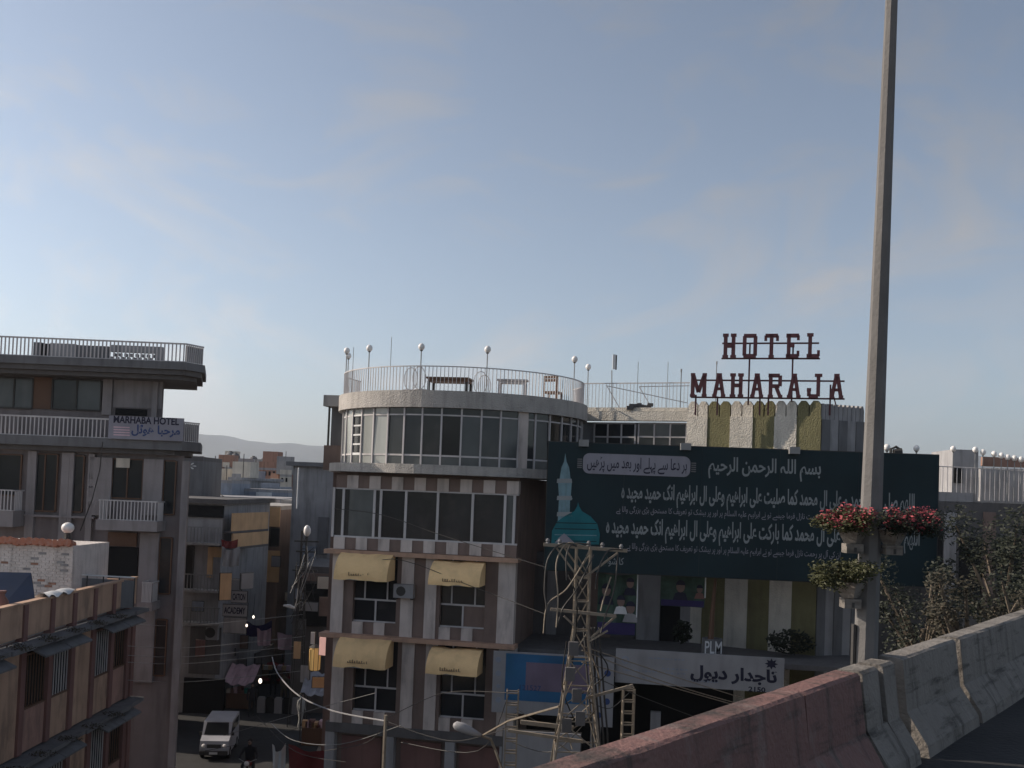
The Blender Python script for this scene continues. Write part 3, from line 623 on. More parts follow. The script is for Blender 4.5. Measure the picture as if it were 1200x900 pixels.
u, z = SW.uz(733, 770); part('ring_emblem', MB().ext([(u+.13*math.cos(t*.39), z-.1+.13*math.sin(t*.39)) for t in range(16)], -.01, -.002), bluegrey, s2, SW.M)
part('ring_centre', MB().ext([(u+.09*math.cos(t*.39), z-.1+.09*math.sin(t*.39)) for t in range(16)], -.014, -.0105), sgnw, s2, SW.M)
for (xa, xb, y) in ((760,800,771),(730,770,785),(740,764,793),(800,840,797),(776,804,783),(780,804,788)):
    a_, b_, c_, d_ = SW.R(xa, y, xb, y+2.5, -.004); mm = MB(); x = a_
    rr = random.Random(int(xa))
    while x < b_: w_ = rr.uniform(.03,.1); mm.box(x, x+w_, -.006, -.002, c_+rr.uniform(0,.02), d_-rr.uniform(0,.02)); x += w_+rr.uniform(.02,.06)
    part('small_print', mm, bluegrey, s2, SW.M)
# hung posters, planter drum with painted letters
def poster(x0, y0, x1, y1, dep, lab, faces, a=-6):
    f = Fr((x0+x1)/2, (y0+y1)/2, dep, a); u0, u1, z0, z1 = f.R(x0, y0, x1, y1)
    r = thing('poster', lab, 'poster', f.M @ T((u0+u1)/2, 0, z0), 'posters hung under the banner')
    n = 10; V = []; F = []
    for j in range(2):
        for i in range(n+1): V.append((u0+(u1-u0)*i/n, .05*math.sin(i*1.1), z0 if j == 0 else z1-.06*math.sin(math.pi*i/n)))
    for i in range(n): F.append((i, i+1, n+2+i, n+1+i))
    sh = part('sheet', MB().add(V, F).add([(x, y+.01, z) for x, y, z in V], [tuple(reversed(q)) for q in F]), posterg, r, f.M)
    part('strip', MB().box(u0+.03, u1-.03, -.07, -.055, z0+.02, z0+(z1-z0)*.2), violet, r, f.M)
    part('batten', MB().box(u1-.01, u1+.03, -.06, .02, z0+.3*(z1-z0), z1+.1), whitep, r, f.M)
    for (fx, fy, k, s_) in faces:
        cx, cz = u0+(u1-u0)*fx, z0+(z1-z0)*fy
        part('portrait_print', MB().ext([(cx+.17*k*math.cos(t*.52), cz+.22*k*math.sin(t*.52)) for t in range(12)], -.075, -.066), skin, r, f.M)
        part('hair_print', MB().ext([(cx+.18*k*math.cos(t*.35), cz+.07*k+.2*k*math.sin(t*.35)) for t in range(10)], -.079, -.0755), darkink, r, f.M)
        part('clothes_print', MB().ext([(cx-.3*k, cz-.55*k), (cx+.3*k, cz-.55*k), (cx+.2*k, cz-.25*k), (cx, cz-.18*k), (cx-.2*k, cz-.25*k)], -.0655, -.06), s_, r, f.M)
poster(700, 672, 746, 744, 36.0, 'tall green and violet poster with portraits beside the lattice pole', ((.22,.72,.9,darkink),(.82,.85,.75,darkink),(.6,.55,.8,whitep),(.85,.45,.9,sgnw)))
poster(774, 672, 826, 711, 36.2, 'crumpled green poster with a portrait hanging below the banner', ((.45,.6,.9,darkink),(.88,.55,.6,redp)))
g = P(834, 768, 36.0); gz = SW.uz(820, 766)[1]
pot = thing('plant_pot', 'grey drum pot with white painted letters on the ledge over white sign', 'pot', T(g.x, g.y, UB.uz(834,772,-3.5)[1]))
pz = P(834, 766, 36.0).z; ph = P(834, 748, 36.0).z
part('drum', MB().lathe([(.36, pz-.03), (.36, ph), (.3, ph), (.3, ph-.05)], (g.x, g.y, 0), 16), dgrey, pot, smooth=False)
PFr = Fr(834, 760, 35.62, 0); text('lettering', 'PLM', whitep, pot, PFr, 826, 751.5, 846, 766, 0, .012)
trunk = thing('potted_palm', 'bare ragged trunk of a dead potted palm in the lettered drum', 'plant', T(g.x, g.y, ph))
part('trunk', MB().tube([(g.x-.05, g.y, ph-.04), (g.x-.02, g.y, ph+.9), (g.x+.05, g.y, P(836,678,36).z)], [.11,.08,.05], 7), wood, trunk)
tl = MB(); tl.leaves((g.x-.9, g.y+.8, ph+.1), (.35,.3,.4), 260, .1, rp_); tl.leaves((g.x+2.9, g.y+.6, ph-.1), (.9,.4,.45), 500, .09, rp_)
bsh = solo('balcony_plant', tl, leafd, 'dark leafy pot plants on the balcony behind the long white sign', 'plant'); bsh['kind'] = 'stuff'

# ------------------------------------------------------------------ things on the hotel roof
zfl = zpt-.25
def globe_lamp(px, ytop, depth, zb, lab, cat_group='globe lamps on the hotel roof', r=.12):
    p = P(px, ytop, depth); t = thing('globe_lamp', lab, 'lamp', T(p.x, p.y, zb), cat_group)
    part('post', MB().tube([(p.x, p.y, zb), (p.x, p.y, p.z-r)], .022, 6), metal, t)
    part('globe', MB().ball((p.x, p.y, p.z), r, 14, 1.1), globe_m, t, smooth=True)
    part('collar', MB().lathe([(.05,-.03),(.05,.03)], (p.x, p.y, p.z-r), 8), dmetal, t)
for px, y, d, lab in ((406.5,411,40.5,'globe lamp on a post at the street-side end of the terrace railing'),(408.5,417,43.5,'lower globe lamp half hidden behind the street-side end lamp'),
        (433,408,38.5,'globe lamp on the round terrace above the bright lit band'),(494,406.5,36.6,'globe lamp on terrace railing beside the dark table'),
        (571.5,409.5,36.4,'globe lamp on terrace railing between the dark table and the bench'),(673.5,421,39.4,'globe lamp on terrace railing beside the slatted chair'),(689.5,430,43,'globe lamp just behind the end of the curved railing')):
    globe_lamp(px, y, d, zfl, lab)
def rod(px, y0, y1, d, lab, r=.012, tip=None):
    a, b = P(px, y1, d), P(px, y0, d); a.x = b.x
    m = MB().tube([(a.x, a.y, a.z), (b.x, b.y, b.z)], r, 5)
    if tip: m.tube([(b.x, b.y, b.z-.1), (b.x, b.y, b.z+.02)], tip, 6)
    return solo('antenna_rod', m, metal, lab, 'antenna', group='thin rods on the hotel roof')
rod(459, 395, 462, 41, 'tall thin antenna rod standing on round terrace near the lit band')
rod(414.5, 407, 462, 43, 'thin antenna rod beside the street-side globe lamps')
rod(748, 424, 480, 42, 'thin bare rod on the wing roof behind the leaning frame')
rod(783, 424, 480, 42, 'thin bare rod on the wing roof near the tower')
rod(798.5, 433, 480, 41, 'stout rod with a small cap beside the first maroon letter', .022, .035)
rod(840, 424, 470, 40, 'rod with a small cap behind the lettered frame', .018, .03)
fl = P(717, 434, 42); fb_ = P(717, 482, 42)
t = thing('flood_lamp', 'slim flat lamp panel on a leaning post above the wing roof', 'lamp', T(fb_.x, fb_.y, fb_.z))
part('post', MB().tube([fb_, fl], .022, 6), metal, t)
q = P(720, 424, 42); part('lamp_head', MB().box(q.x-.07, q.x+.05, q.y-.05, q.y+.05, q.z-.3, q.z+.3), whitep, t); part('back', MB().box(q.x+.051, q.x+.1, q.y-.04, q.y+.06, q.z-.32, q.z+.28), dmetal, t)
# railing of the wing roof
wr = thing('roof_railing', 'straight thin steel railing on the wing roof between terrace and tower', 'railing', WG.M @ T(WG.uz(745,480)[0], 1.2, WG.uz(745,480)[1]))
u0, u1 = WG.uz(684, 465, 1.2)[0], WG.uz(808, 465, 1.2)[0]
rail(wr, WG, u0, u1, WG.uz(745, 480, 1.2)[1], WG.uz(745, 449, 1.2)[1], 1.2, 30, railw, .009)
lr = thing('leaning_frame', 'bent thin steel tube frame lying on the wing roof', 'frame', T(fb_.x, fb_.y, fb_.z))
for i, pts in enumerate((((711,452),(726,478)), ((711,452),(805,472)), ((749,453),(762,475)), ((749,453),(808,452)))):
    part('tube', MB().tube([P(x, y, 41.3+.02*i) for x, y in pts], .018, 5), railw, lr)
rub = MB()
for k in range(16): p = P(738+k*1.6, 477+random.uniform(-3, 2), 41.2); s = random.uniform(.05, .14); rub.box(p.x-s, p.x+s, p.y-s, p.y+s, p.z-s*.6, p.z+s*.6)
o = solo('roof_rubble', rub, dconc, 'heap of dark rubble on the wing parapet under the leaning frame', 'rubble'); o['kind'] = 'stuff'
# furniture
def wire_chair(px, dep, rz, lab):
    p = P(px, 450, dep); t = thing('garden_chair', lab, 'chair', T(p.x, p.y, zfl) @ RZ(rz), 'white wire garden chairs on the terrace'); M = t.matrix_basis
    b = MB(); N_ = 14
    b.tube([(.26*math.sin(2*math.pi*k/N_), .22+.05*math.cos(2*math.pi*k/N_), .86+.42*math.cos(2*math.pi*k/N_)) for k in range(N_+1)], .016, 5)
    for k in range(-3, 4): x = k*.07; h = .40*math.sqrt(max(0, 1-(x/.26)**2)); b.tube([(x, .225, .86-h), (x, .235, .86+h)], .007, 4)
    part('backrest', b, railw, t, M)
    part('seat', MB().lathe([(.25,.42),(.27,.44),(.25,.46)], (0,0,0), 14), railw, t, M)
    for x, y in ((-.18,-.18),(.18,-.18),(-.18,.18),(.18,.18)): part('leg', MB().tube([(x, y, .43), (x*1.2, y*1.2, 0)], .014, 5), railw, t, M)
wire_chair(479.5, 38.4, 200, 'white round-backed wire chair, first of the pair beside the dark table')
wire_chair(493.5, 38.0, 165, 'white round-backed wire chair next to the dark table and a lamp post')
wire_chair(562, 38.8, 190, 'white round-backed wire chair between dark table and bench')
wire_chair(569, 40.0, 170, 'white round-backed wire chair behind the others near the bench')
wire_chair(413, 42.5, 110, 'white wire chair behind the street-side end of the railing')
def table(px0, px1, ytop, dep, lab, m, leg, depth=1.0):
    a, b = P(px0, ytop, dep), P(px1, ytop, dep); w = b.x-a.x; z = a.z/2+b.z/2; t = thing('terrace_table', lab, 'table', T((a.x+b.x)/2, dep, zfl) @ RZ(-9)); M = t.matrix_basis
    h = z-zfl
    part('tabletop', MB().box(-w/2, w/2, -depth/2, depth/2, h-.06, h), m, t, M)
    part('apron', MB().box(-w/2+.06, w/2-.06, -depth/2+.06, depth/2-.06, h-.16, h-.062), m, t, M)
    for x, y in ((-1,-1),(1,-1),(-1,1),(1,1)): part('leg', MB().box(x*(w/2-.1)-.045, x*(w/2-.1)+.045, y*(depth/2-.1)-.045, y*(depth/2-.1)+.045, 0, h-.162), leg, t, M)
table(502, 553, 443.5, 39.2, 'dark wooden table on the round roof terrace', wood, dmetal)
table(583, 619, 445, 39.5, 'thin pale bench table on the round roof terrace', railw, railw, .5)
p = P(648, 460, 38.2); t = thing('slatted_chair', 'dark slatted wooden chair on the terrace near the railing', 'chair', T(p.x, p.y, zfl) @ RZ(155)); M = t.matrix_basis
part('seat', MB().box(-.28, .28, -.28, .28, .50, .58), wood, t, M)
for z in (.85, .97): part('back_slat', MB().box(-.28, .28, .24, .28, z+.08, z+.18), wood, t, M)
for x, y, h in ((-.25,-.25,.5),(.25,-.25,.5),(-.25,.26,1.15),(.25,.26,1.15)): part('leg', MB().box(x-.03, x+.03, y-.02, y+.02, 0, h), wood, t, M)

# ------------------------------------------------------------------ hotel with long balconies
A = Fr(110, 500, 37.6, 1)
mh = thing('balcony_hotel', 'mauve grey hotel with deep roof slab, railed balconies and tall dark windows', 'building', A.M)
def AZ(py, px=110, off=0): return A.uz(px, py, off)[1]
uL = A.uz(-90, 500)[0]; uR = A.uz(218, 430)[0]; uW = A.uz(192, 460, 1.3)[0]; uW2 = A.uz(213, 580, .5)[0]
def slab(z0, z1, front, right, ch, m, name='slab'): part(name, MB().up([(uL, front), (right, front), (right+ch, front+ch*1.9), (right+ch-.33*3, 4.6), (uL, 4.6)], z0, z1), m, mh, A.M)
slab(AZ(429), AZ(420), 0, uR, .45, dgrey, 'roof_slab'); slab(AZ(435), AZ(429.2), .12, uR-.1, .42, dconc, 'roof_slab'); slab(AZ(441, 110, .3), AZ(435.2), .3, uR-.3, .4, dconc, 'roof_slab')
part('wall', MB().up([(uL, 1.3), (uW, 1.3), (uW-1.1, 4.4), (uL, 4.4)], AZ(517), AZ(441, 110, .3)), mar_w, mh, A.M)
slab(AZ(524), AZ(513), 0, uR-.02, .45, dgrey, 'balcony_slab'); slab(AZ(530, 110, .2), AZ(524.2), .25, uR-.35, .4, dconc, 'balcony_slab')
part('wall', MB().up([(uL, .62), (uW2, .62), (uW2-1.3, 4.4), (uL, 4.4)], 0, AZ(530, 110, .2)), mar_w, mh, A.M)
# top storey
window(mh, A, -50, 442, 38, 477, 1.22, 4, 1, dmetal, (glass2, tint), .06); window(mh, A, 61, 445, 118, 480, 1.22, 2, 1, dmetal, (glass2, tint), .06)
fb('wood_panel', mh, A, wood, 39, 442, 60, 479, 1.24, .055); fb('pale_panel', mh, A, mar_p, 120, 443, 131, 486, 1.2, .09); fb('pale_panel', mh, A, mar_p, 133, 446, 190, 478, 1.27, .027)
fb('wall_vent', mh, A, dark, 135, 479, 172, 487, 1.26, .035); fb('wall_corner', mh, A, mar_p, 178, 447, 184, 489, 1.16, .1)
# lower storeys: uprights, windows
for x0, x1, y0, y1 in ((26,36,528,790),(66,75,530,790),(75,80,530,800),(97,104,532,800),(167,190,538,604),(205,213,540,900),(104,130,536,604),(160,182,624,800)):
    fb('upright', mh, A, mar_p, x0, y0, x1, y1, .45, .165)
for x0, y0, x1, y1, c in ((37,532,66,599,2),(81,534,97,600,1),(191,540,205,603,1),(131,538,167,584,2),(186,630,200,696,1),(181,726,194,792,1),(-30,532,24,580,2),(84,636,92,690,1)):
    a_, b_, c_, d_ = A.R(x0, y0, x1, y1, .6); fb('opening', mh, A, dark, x0, y0, x1, y1, .608, .01)
    window(mh, A, x0, y0, x1, y1, .52, c, 1, wood, (glass, glass, tint), .05)
fb('notice', mh, A, cream, 136, 537, 152, 548, .44, .02)
fb('door_opening', mh, A, dark, 124, 641, 161, 676, .55, .06); fb('door_lintel', mh, A, wood, 126, 624, 160, 640, .5, .1)
fb('opening', mh, A, dark, 158, 728, 177, 800, .55, .06)
for y in (604, 700): fb('string_course', mh, A, mar_p, 26, y, 110, y+2.5, .42, .19)
def balcony(x0, x1, yr, ys, yb, pr, n, name='balcony'):
    a_, b_, c_, d_ = A.R(x0, ys, x1, yb, -pr+.5); s = part('balcony_floor', MB().box(a_, b_, .5-pr, .6, c_, d_), mar_p, mh, A.M)
    zr = A.uz((x0+x1)/2, yr, .5-pr)[1]
    rail(mh, A, a_+.05, b_-.05, d_+.005, zr, .55-pr, n, railw, .018, s)
    me = MB().box(-.018,.018,-.018,.018,0,zr-d_-.03).mesh('baluster', railw)
    for xx in (a_+.05, b_-.05):
        part('handrail', MB().box(xx-.02, xx+.02, .58-pr, .48, zr-.03, zr+.02), railw, s, A.M)
        for k in range(5): OBJ('baluster', me, A.M @ T(xx, .7-pr+k*(pr-.25)/5, d_+.005), s)
balcony(112, 184, 587, 610, 622, .9, 17); balcony(-25, 15, 574, 598, 617, .9, 9); balcony(163, 178, 683, 706, 716, .8, 7)
# long balcony railing and roof railing
for y0, y1, n, lab, uu in ((490.5, 513, 62, 'pale vertical bar railing along the long upper balcony', uR-.02), (398.5, 420, 66, 'pale vertical bar railing round the edge of the flat roof', uR)):
    r = thing('balcony_railing' if y0 > 450 else 'roof_railing', lab, 'railing', A.M @ T(uR-3, .1, AZ(y1)))
    rail(r, A, uL, uu-.05, AZ(y1)+.004, AZ(y0), .06, n, railw, .02, None, .028)
    C = A.M @ T(uu-.05, .06, 0) @ RZ(62); L_ = .9
    part('handrail', MB().box(0, L_, -.025, .025, AZ(y0)-.02, AZ(y0)+.028), railw, r, C); me = MB().box(-.02,.02,-.02,.02,0,AZ(y0)-AZ(y1)-.03).mesh('baluster', railw)
    for k in range(9): OBJ('baluster', me, C @ T((k+.5)*L_/9, 0, AZ(y1)+.004), r)
    part('end_sheet', MB().box(.02, L_-.02, .03, .045, AZ(y1)+.03, AZ(y0)-.05), greyp, r, C)
# name board on the railing
MS = Fr(171, 503, 37.5, 1); ms = thing('hotel_sign', 'lilac white name board with dark latin capitals and blue urdu on balcony railing', 'sign', MS.M @ T(MS.uz(171,516)[0], 0, MS.uz(171,516)[1]))
fb('board', ms, MS, plate, 127, 488.5, 215, 515.5, 0, .05)
text('lettering', 'MARHABA HOTEL', darkink, ms, MS, 133, 488.5, 210, 497, -.005, .03)
text('lettering', 'مرحبا ھوٹل', blueink, ms, MS, 154, 498, 211, 512, -.005, .03)
for k in range(4): fb('small_print', ms, MS, cloth_p, 133, 500+k*3.0, 152, 501.5+k*3.0, -.004, .003)
# roof clutter
RC = Fr(110, 410, 40.5, 1)
bw_ = thing('roof_wall', 'low grey block wall on the flat roof behind the railing', 'wall', RC.M @ T(RC.uz(80,420)[0], 0, AZ(420)))
zr0 = AZ(420)
def rb(x0, x1, y0, m, off=0, name='block'):
    a_, b_ = RC.uz(x0, 410, off)[0], RC.uz(x1, 410, off)[0]; part(name, MB().box(a_, b_, off, off+.25, zr0+.002, RC.uz((x0+x1)/2, y0, off)[1]), m, bw_, RC.M)
rb(39, 48, 401, dgrey); rb(48.2, 58, 402.5, dark); rb(58.2, 88, 402.5, greyp); rb(88.2, 127, 405, dgrey)
t = thing('vent_block_wall', 'pierced pale block screen on the flat roof beside the grey wall', 'wall', RC.M @ T(RC.uz(160,420)[0], 0, zr0))
a_, b_ = RC.uz(129, 412)[0], RC.uz(188, 412)[0]; zz = RC.uz(158, 407)[1]; nx = 18
blk = MB().box(-.045,.045,0,.2,-.06,.06).mesh('block', greyp)
for i in range(nx):
    for j in range(4):
        if (i+j) % 2 == 0: OBJ('block', blk, RC.M @ T(a_+(i+.5)*(b_-a_)/nx, 0, zr0+.1+j*.14), t)
part('coping', MB().box(a_, b_, -.02, .22, zr0+.63, zz+.06), greyp, t, RC.M); part('block', MB().box(b_-.2, b_+.1, -.03, .25, zr0, zz+.05), greyp, t, RC.M)
solo('wall_cable', MB().tube([P(120,518,37.3), P(117,550,37.6), P(108,585,37.7), P(94,622,37.75)], .02, 5), dmetal, 'dark cable sagging down the mauve hotel front', 'cable')

# ------------------------------------------------------------------ peach building with ribbed parapet
B = Fr(80, 720, 28.0, 90); B.o = Vector((-12.25, 24, 0)); B.M = T(*B.o) @ RZ(90); B.I = B.M.inverted()
pe = thing('peach_building', 'peach painted building with dull red ribs, roof parapet and hooded windows', 'building', B.M)
zp1 = CAMZ-3.32; zp0 = zp1-1.0; uend = B.uz(161, 690)[0]; ust = -4
part('wall', MB().box(ust, uend, .16, 7, 0, zp0), pinkp, pe, B.M); part('roof_deck', MB().box(ust, uend, .2, 7, zp0+.002, zp0+.1), conc, pe, B.M)
ribs = [B.uz(x, y)[0] for x, y in ((-3,720),(31,712),(63,704),(89,698),(113,693),(135,688),(154,684))]
ed = [ust]+ribs+[uend]
for k in range(len(ed)-1):
    a_, b_ = ed[k]+.11*(k > 0), ed[k+1]-.11*(k < len(ed)-2)
    part('parapet_panel', MB().box(a_, b_, .03, .18, zp0+.11, zp1-.06), orange, pe, B.M); part('parapet_coping', MB().box(ed[k]+.001, ed[k+1]-.001, -.02, .2, zp1-.058, zp1), orange, pe, B.M)
for u in ribs: part('rib', MB().box(u-.11, u+.11, -.02, .18, zp0-.15, zp1-.06), redp, pe, B.M)
part('end_wall', MB().box(uend-.16, uend-.005, .21, 7, zp0+.11, zp1-.1), orange, pe, B.M)
def storey(zt_, h, rb_):
    # hood ledge, ribs, panels and hooded windows of one floor
    ul = ust
    for k in range(12):
        a_ = ul+k*(uend-ul)/12; part('ledge', MB().box(a_+.01, a_+(uend-ul)/12-.01, -.5+.1*random.random(), .15, zt_-.1-.03*random.random(), zt_), dgrey, pe, B.M)
    us = [ust+.6]+[u for u in rb_]
    for u in us: part('rib', MB().box(u-.13, u+.13, -.02, .16, zt_-h, zt_-.17), redp, pe, B.M)
    for k in range(len(us)-1):
        a_, b_ = us[k]+.13, us[k+1]-.13
        if k % 3 != 1:
            part('panel', MB().box(a_, b_, .05, .16, zt_-h, zt_-h*.62), orange if k % 2 else pinkp, pe, B.M)
            wz0, wz1 = zt_-h*.62, zt_-.35
            part('window_opening', MB().box(a_, b_, .12, .158, wz0, wz1), dark, pe, B.M)
            gsh = MB().box(-.018,.018,-.01,.01,0,wz1-wz0).mesh('window_bar', railw if k % 2 else wood)
            nb = max(3, int((b_-a_)/.16))
            w = part('window', MB().box(a_, b_, .02, .1, wz1-.06, wz1), wood, pe, B.M); part('sill', MB().box(a_, b_, .02, .1, wz0, wz0+.05), wood, w, B.M)
            for i in range(nb): OBJ('window_bar', gsh, B.M @ T(a_+(i+.5)*(b_-a_)/nb, .06, wz0), w)
            part('window_hood', MB().add([(a_-.1,-.55,wz1-.05),(b_+.1,-.55,wz1-.05),(b_+.1,.0,wz1+.2),(a_-.1,.0,wz1+.2),(a_-.1,-.55,wz1+.0),(b_+.1,-.55,wz1+.0),(b_+.1,.0,wz1+.26),(a_-.1,.0,wz1+.26)],
                 [(0,3,2,1),(4,5,6,7),(0,1,5,4),(1,2,6,5),(2,3,7,6),(3,0,4,7)]), dgrey, pe, B.M)
        else: part('panel', MB().box(a_, b_, .05, .16, zt_-h, zt_-.17), orange, pe, B.M)
storey(zp0, 2.9, ribs+[uend-.14]); storey(zp0-2.95, 3.0, ribs+[uend-.14])
wd = MB()
for k in range(7): u = ust+2+k*1.55; c = B.M @ Vector((u, -.5, zp0+.05)); wd.leaves(c, (.4,.22,.09), 160, .028, rp_, .1); c.z -= 2.95; wd.leaves(c, (.4,.22,.08), 140, .028, rp_, .1)
o = solo('weeds', wd, mat('dry_weed', (.055,.045,.03), dirt=0, bump=0), 'dark dry weeds growing on the ledges of the peach building', 'weeds'); o['kind'] = 'stuff'
# roof hut
HF = Fr(40, 670, 31.2, -3); hz1 = HF.uz(40, 638)[1]
hut = thing('roof_hut', 'whitewashed peeling brick hut with clay tile coping on peach roof', 'hut', HF.M @ T(0, 0, zp0+.1))
ha, hb = -6, HF.uz(83, 680)[0]
part('wall', MB().box(ha, hb, .05, 2.5, zp0+.102, hz1), wbrick, hut, HF.M)
bk = [MB().box(-.108,.108,-.01,.06,-.032,.032).mesh('brick', m) for m in (wbrick, wbrick, greyp, brick)]
row = 0; zz = zp0+.15; nb = 0
while zz < hz1-.06:
    u = hb-.12-(row % 2)*.115
    while u > HF.uz(-4, 680)[0] and nb < 300:
        OBJ('brick', random.choices(bk, (7,4,1.0,.25))[0], HF.M @ T(u, .04+random.uniform(-.008,.006), zz), hut); nb += 1; u -= .235
    zz += .082; row += 1
tm = [MB().lathe([(.10,-.2),(.12,.2)], (0,0,0), 8).mesh('coping_tile', m) for m in (tile, whitep)]
n = 24
for k in range(n):
    OBJ('coping_tile', tm[1 if k in (17, 18, 20) else 0], HF.M @ T(hb-.1-k*.2, .05, hz1+.05+random.uniform(-.02,.03)) @ Matrix.Rotation(rad(80), 4, 'X'), hut)
p = P(79.5, 618.5, 31.6); dsh = thing('dish', 'round pale dish standing on the corner of the tile coping', 'dish', T(p.x, p.y, hz1+.1))
part('bowl', MB().ball((p.x, p.y, p.z), .19, 14, .9), globe_m, dsh, smooth=True); part('stand', MB().lathe([(.12,hz1+.1-p.z),(.08,-.15)], (p.x, p.y, p.z), 8), dmetal, dsh)
# tilted panel and cloth, low balustrade
pf = thing('tilted_panel', 'dark blue framed panel leaning on the peach roof by the hut', 'panel', T(P(20,700,28.5).x, 28.5, zp0+.1))
c0, c1, c2, c3 = P(-22,716,26.6), P(47,710,27.6), P(36,672,28.8), P(-22,671,28.2)
for v in (c0, c1): v.z = zp0+.12
nn = (c1-c0).cross(c3-c0).normalized()*.03
part('sheet', MB().add([c0,c1,c2,c3,c0+nn,c1+nn,c2+nn,c3+nn], [(0,3,2,1),(4,5,6,7),(0,1,5,4),(1,2,6,5),(2,3,7,6),(3,0,4,7)]), solar, pf)
part('frame', MB().tube([c0-nn,c1-nn,c2-nn,c3-nn,c0-nn], .035, 5), dmetal, pf)
part('divider', MB().tube([(c0+c1)/2-nn*1.4,(c2+c3)/2-nn*1.4], .03, 5), dmetal, pf)
cl = MB(); V = []; F = []
for i in range(13):
    for j in range(4): u = B.uz(54+i*2.8, 706-i*.6)[0]; V.append((u, -.07+j*.13, zp1+.03+.05*math.sin(i*1.3+j)+(.02 if j in (1,2) else -.03)))
for i in range(12):
    for j in range(3): k = i*4+j; F.append((k, k+4, k+5, k+1))
solo('hung_cloth', cl.add(V, F).add([(x, y, z+.02) for x, y, z in V], [tuple(reversed(q)) for q in F]), whitep, 'crumpled white cloth drying over the peach parapet', 'cloth', B.M, smooth=True)
bl = thing('roof_rail', 'thin pale top rail with dark infill at the back of the peach roof', 'railing', T(P(120,690,33).x, 33, zp0+.1))
q0, q1 = P(83,673,31.6), P(158,677,33.1); part('rail', MB().tube([q0, q1], .025, 5), whitep, bl)
for k in range(5): q = q0.lerp(q1, k/4); part('post', MB().tube([(q.x, q.y, zp0+.1), q], .02, 5), dmetal, bl)
fq = MB().add([(q0.x, q0.y, zp0+.1), (q1.x, q1.y, zp0+.1), (q1.x, q1.y, q1.z-.1), (q0.x, q0.y, q0.z-.1), (q0.x, q0.y+.03, zp0+.1), (q1.x, q1.y+.03, zp0+.1), (q1.x, q1.y+.03, q1.z-.1), (q0.x, q0.y+.03, q0.z-.1)], [(0,1,2,3),(7,6,5,4),(0,4,5,1),(1,5,6,2),(2,6,7,3),(3,7,4,0)]); part('infill', fq, dgrey, bl)
p = P(1, 700, 26.0); pot2 = thing('roof_jar', 'clay jar standing on the peach roof by the tilted panel', 'jar', T(p.x, p.y, zp0+.1)); part('jar', MB().lathe([(.13,zp0+.102-p.z),(.2,-.4),(.19,-.1),(.09,.05),(.12,.12)], p, 12), redp, pot2, smooth=True); part('rim', MB().lathe([(.12,.12),(.14,.14),(.12,.17)], p, 12), redp, pot2)

# ------------------------------------------------------------------ bazaar street buildings
def house(lab, px0, px1, ytop, dep, a, m, deep=8, wins=(), roofm=None, name='house', overhang=.0, group=None):
    f = Fr((px0+px1)/2, ytop, dep, a); u0, u1 = f.uz(px0, ytop)[0], f.uz(px1, ytop)[0]; zt_ = f.uz((px0+px1)/2, ytop)[1]
    r = thing(name, lab, 'building', f.M, group)
    part('wall', MB().box(u0, u1, 0, deep, 0, zt_-.25), m, r, f.M)
    part('roof', MB().box(u0-overhang, u1+overhang, -overhang, deep+overhang, zt_-.249, zt_), roofm or dconc, r, f.M)
    for (x0, y0, x1, y1, mm, nm) in wins:
        if nm == 'window': w = window(r, f, x0, y0, x1, y1, -.07, max(1, int((x1-x0)/9)), 1, dmetal, (glass, tint), .06)
        else: fb(nm, r, f, mm, x0, y0, x1, y1, -.1, .099)
    return r, f
h1, f1 = house('grey street building with ochre balcony panels beside the balcony hotel', 150, 262, 583, 53, -2, greyp, 9,
    ((212,592,262,606,dark,'recess'),(214,640,226,690,glass,'window'),(243,641,249,677,ochre,'panel'),(249,641,259,653,ochre,'panel'),(222,735,258,790,dconc,'shopfront'),(214,795,262,860,dark,'shopfront')), dconc, overhang=.25)
S1 = Fr(262, 620, 53, 80)
for y0, y1 in ((601,622),(625,641)): 
    u, z1_ = S1.uz(263, y0); u2 = u+4.5; z0_ = S1.uz(263, y1)[1]; part('balcony_panel', MB().box(u, u2, -.5, -.4, z0_, z1_), ochre, h1, S1.M); part('balcony_floor', MB().box(u, u2, -.5, .0, z0_-.12, z0_-.002), dconc, h1, S1.M)
house('grey brown house with green door and tan panels in bazaar street', 278, 329, 592, 64, -2, brown, 9, ((302,594,328,617,ochre,'panel'),(303,608,314,643,green,'door'),(298,645,327,682,ochre,'panel'),(281,600,299,625,dgrey,'panel'),(316,619,327,640,glass,'window'),(281,645,295,700,dconc,'shutter')), conc)
house('pale blue house front standing past the green door house', 329, 346, 586, 72, 0, bluegrey, 8, ((333,592,343,603,whitep,'panel'),(332,620,344,640,dark,'recess')), conc)
house('tall plain grey building with roof overhang beside the round hotel', 344, 398, 542, 62, -6, greyp, 9, ((372,606,384,650,dgrey,'recess'),(352,640,370,660,bluegrey,'panel')), dgrey, overhang=.35)
rp2 = P(349.5, 560, 61.2); solo('drain_pipe', MB().tube([(rp2.x, rp2.y, P(349,596,61.2).z), (rp2.x, rp2.y, P(349,548,61.2).z)], .05, 6), whitep, 'white drain pipe on the corner of the plain grey building', 'pipe')
house('low blue grey house with flat roof behind the dark street building', 200, 330, 582, 76, 0, bluegrey, 10, ((240,590,262,610,dark,'recess'),(285,585,327,600,white,'panel')), greyp)
house('stepped blue grey rooftop block with parapet behind the low house', 222, 272, 562, 84, 0, bluegrey, 6, ((228,566,238,578,dark,'recess'),), greyp)
house('blue grey parapet block beside the stepped rooftop block', 272, 338, 573, 88, 0, bluegrey, 6, ((300,577,318,584,whitep,'panel'),), greyp)
t, f_ = house('small dark stair house with a white ornament on its wall', 214, 238, 535, 60, 0, dgrey, 4, (), dconc)
u, z = f_.uz(223, 546)
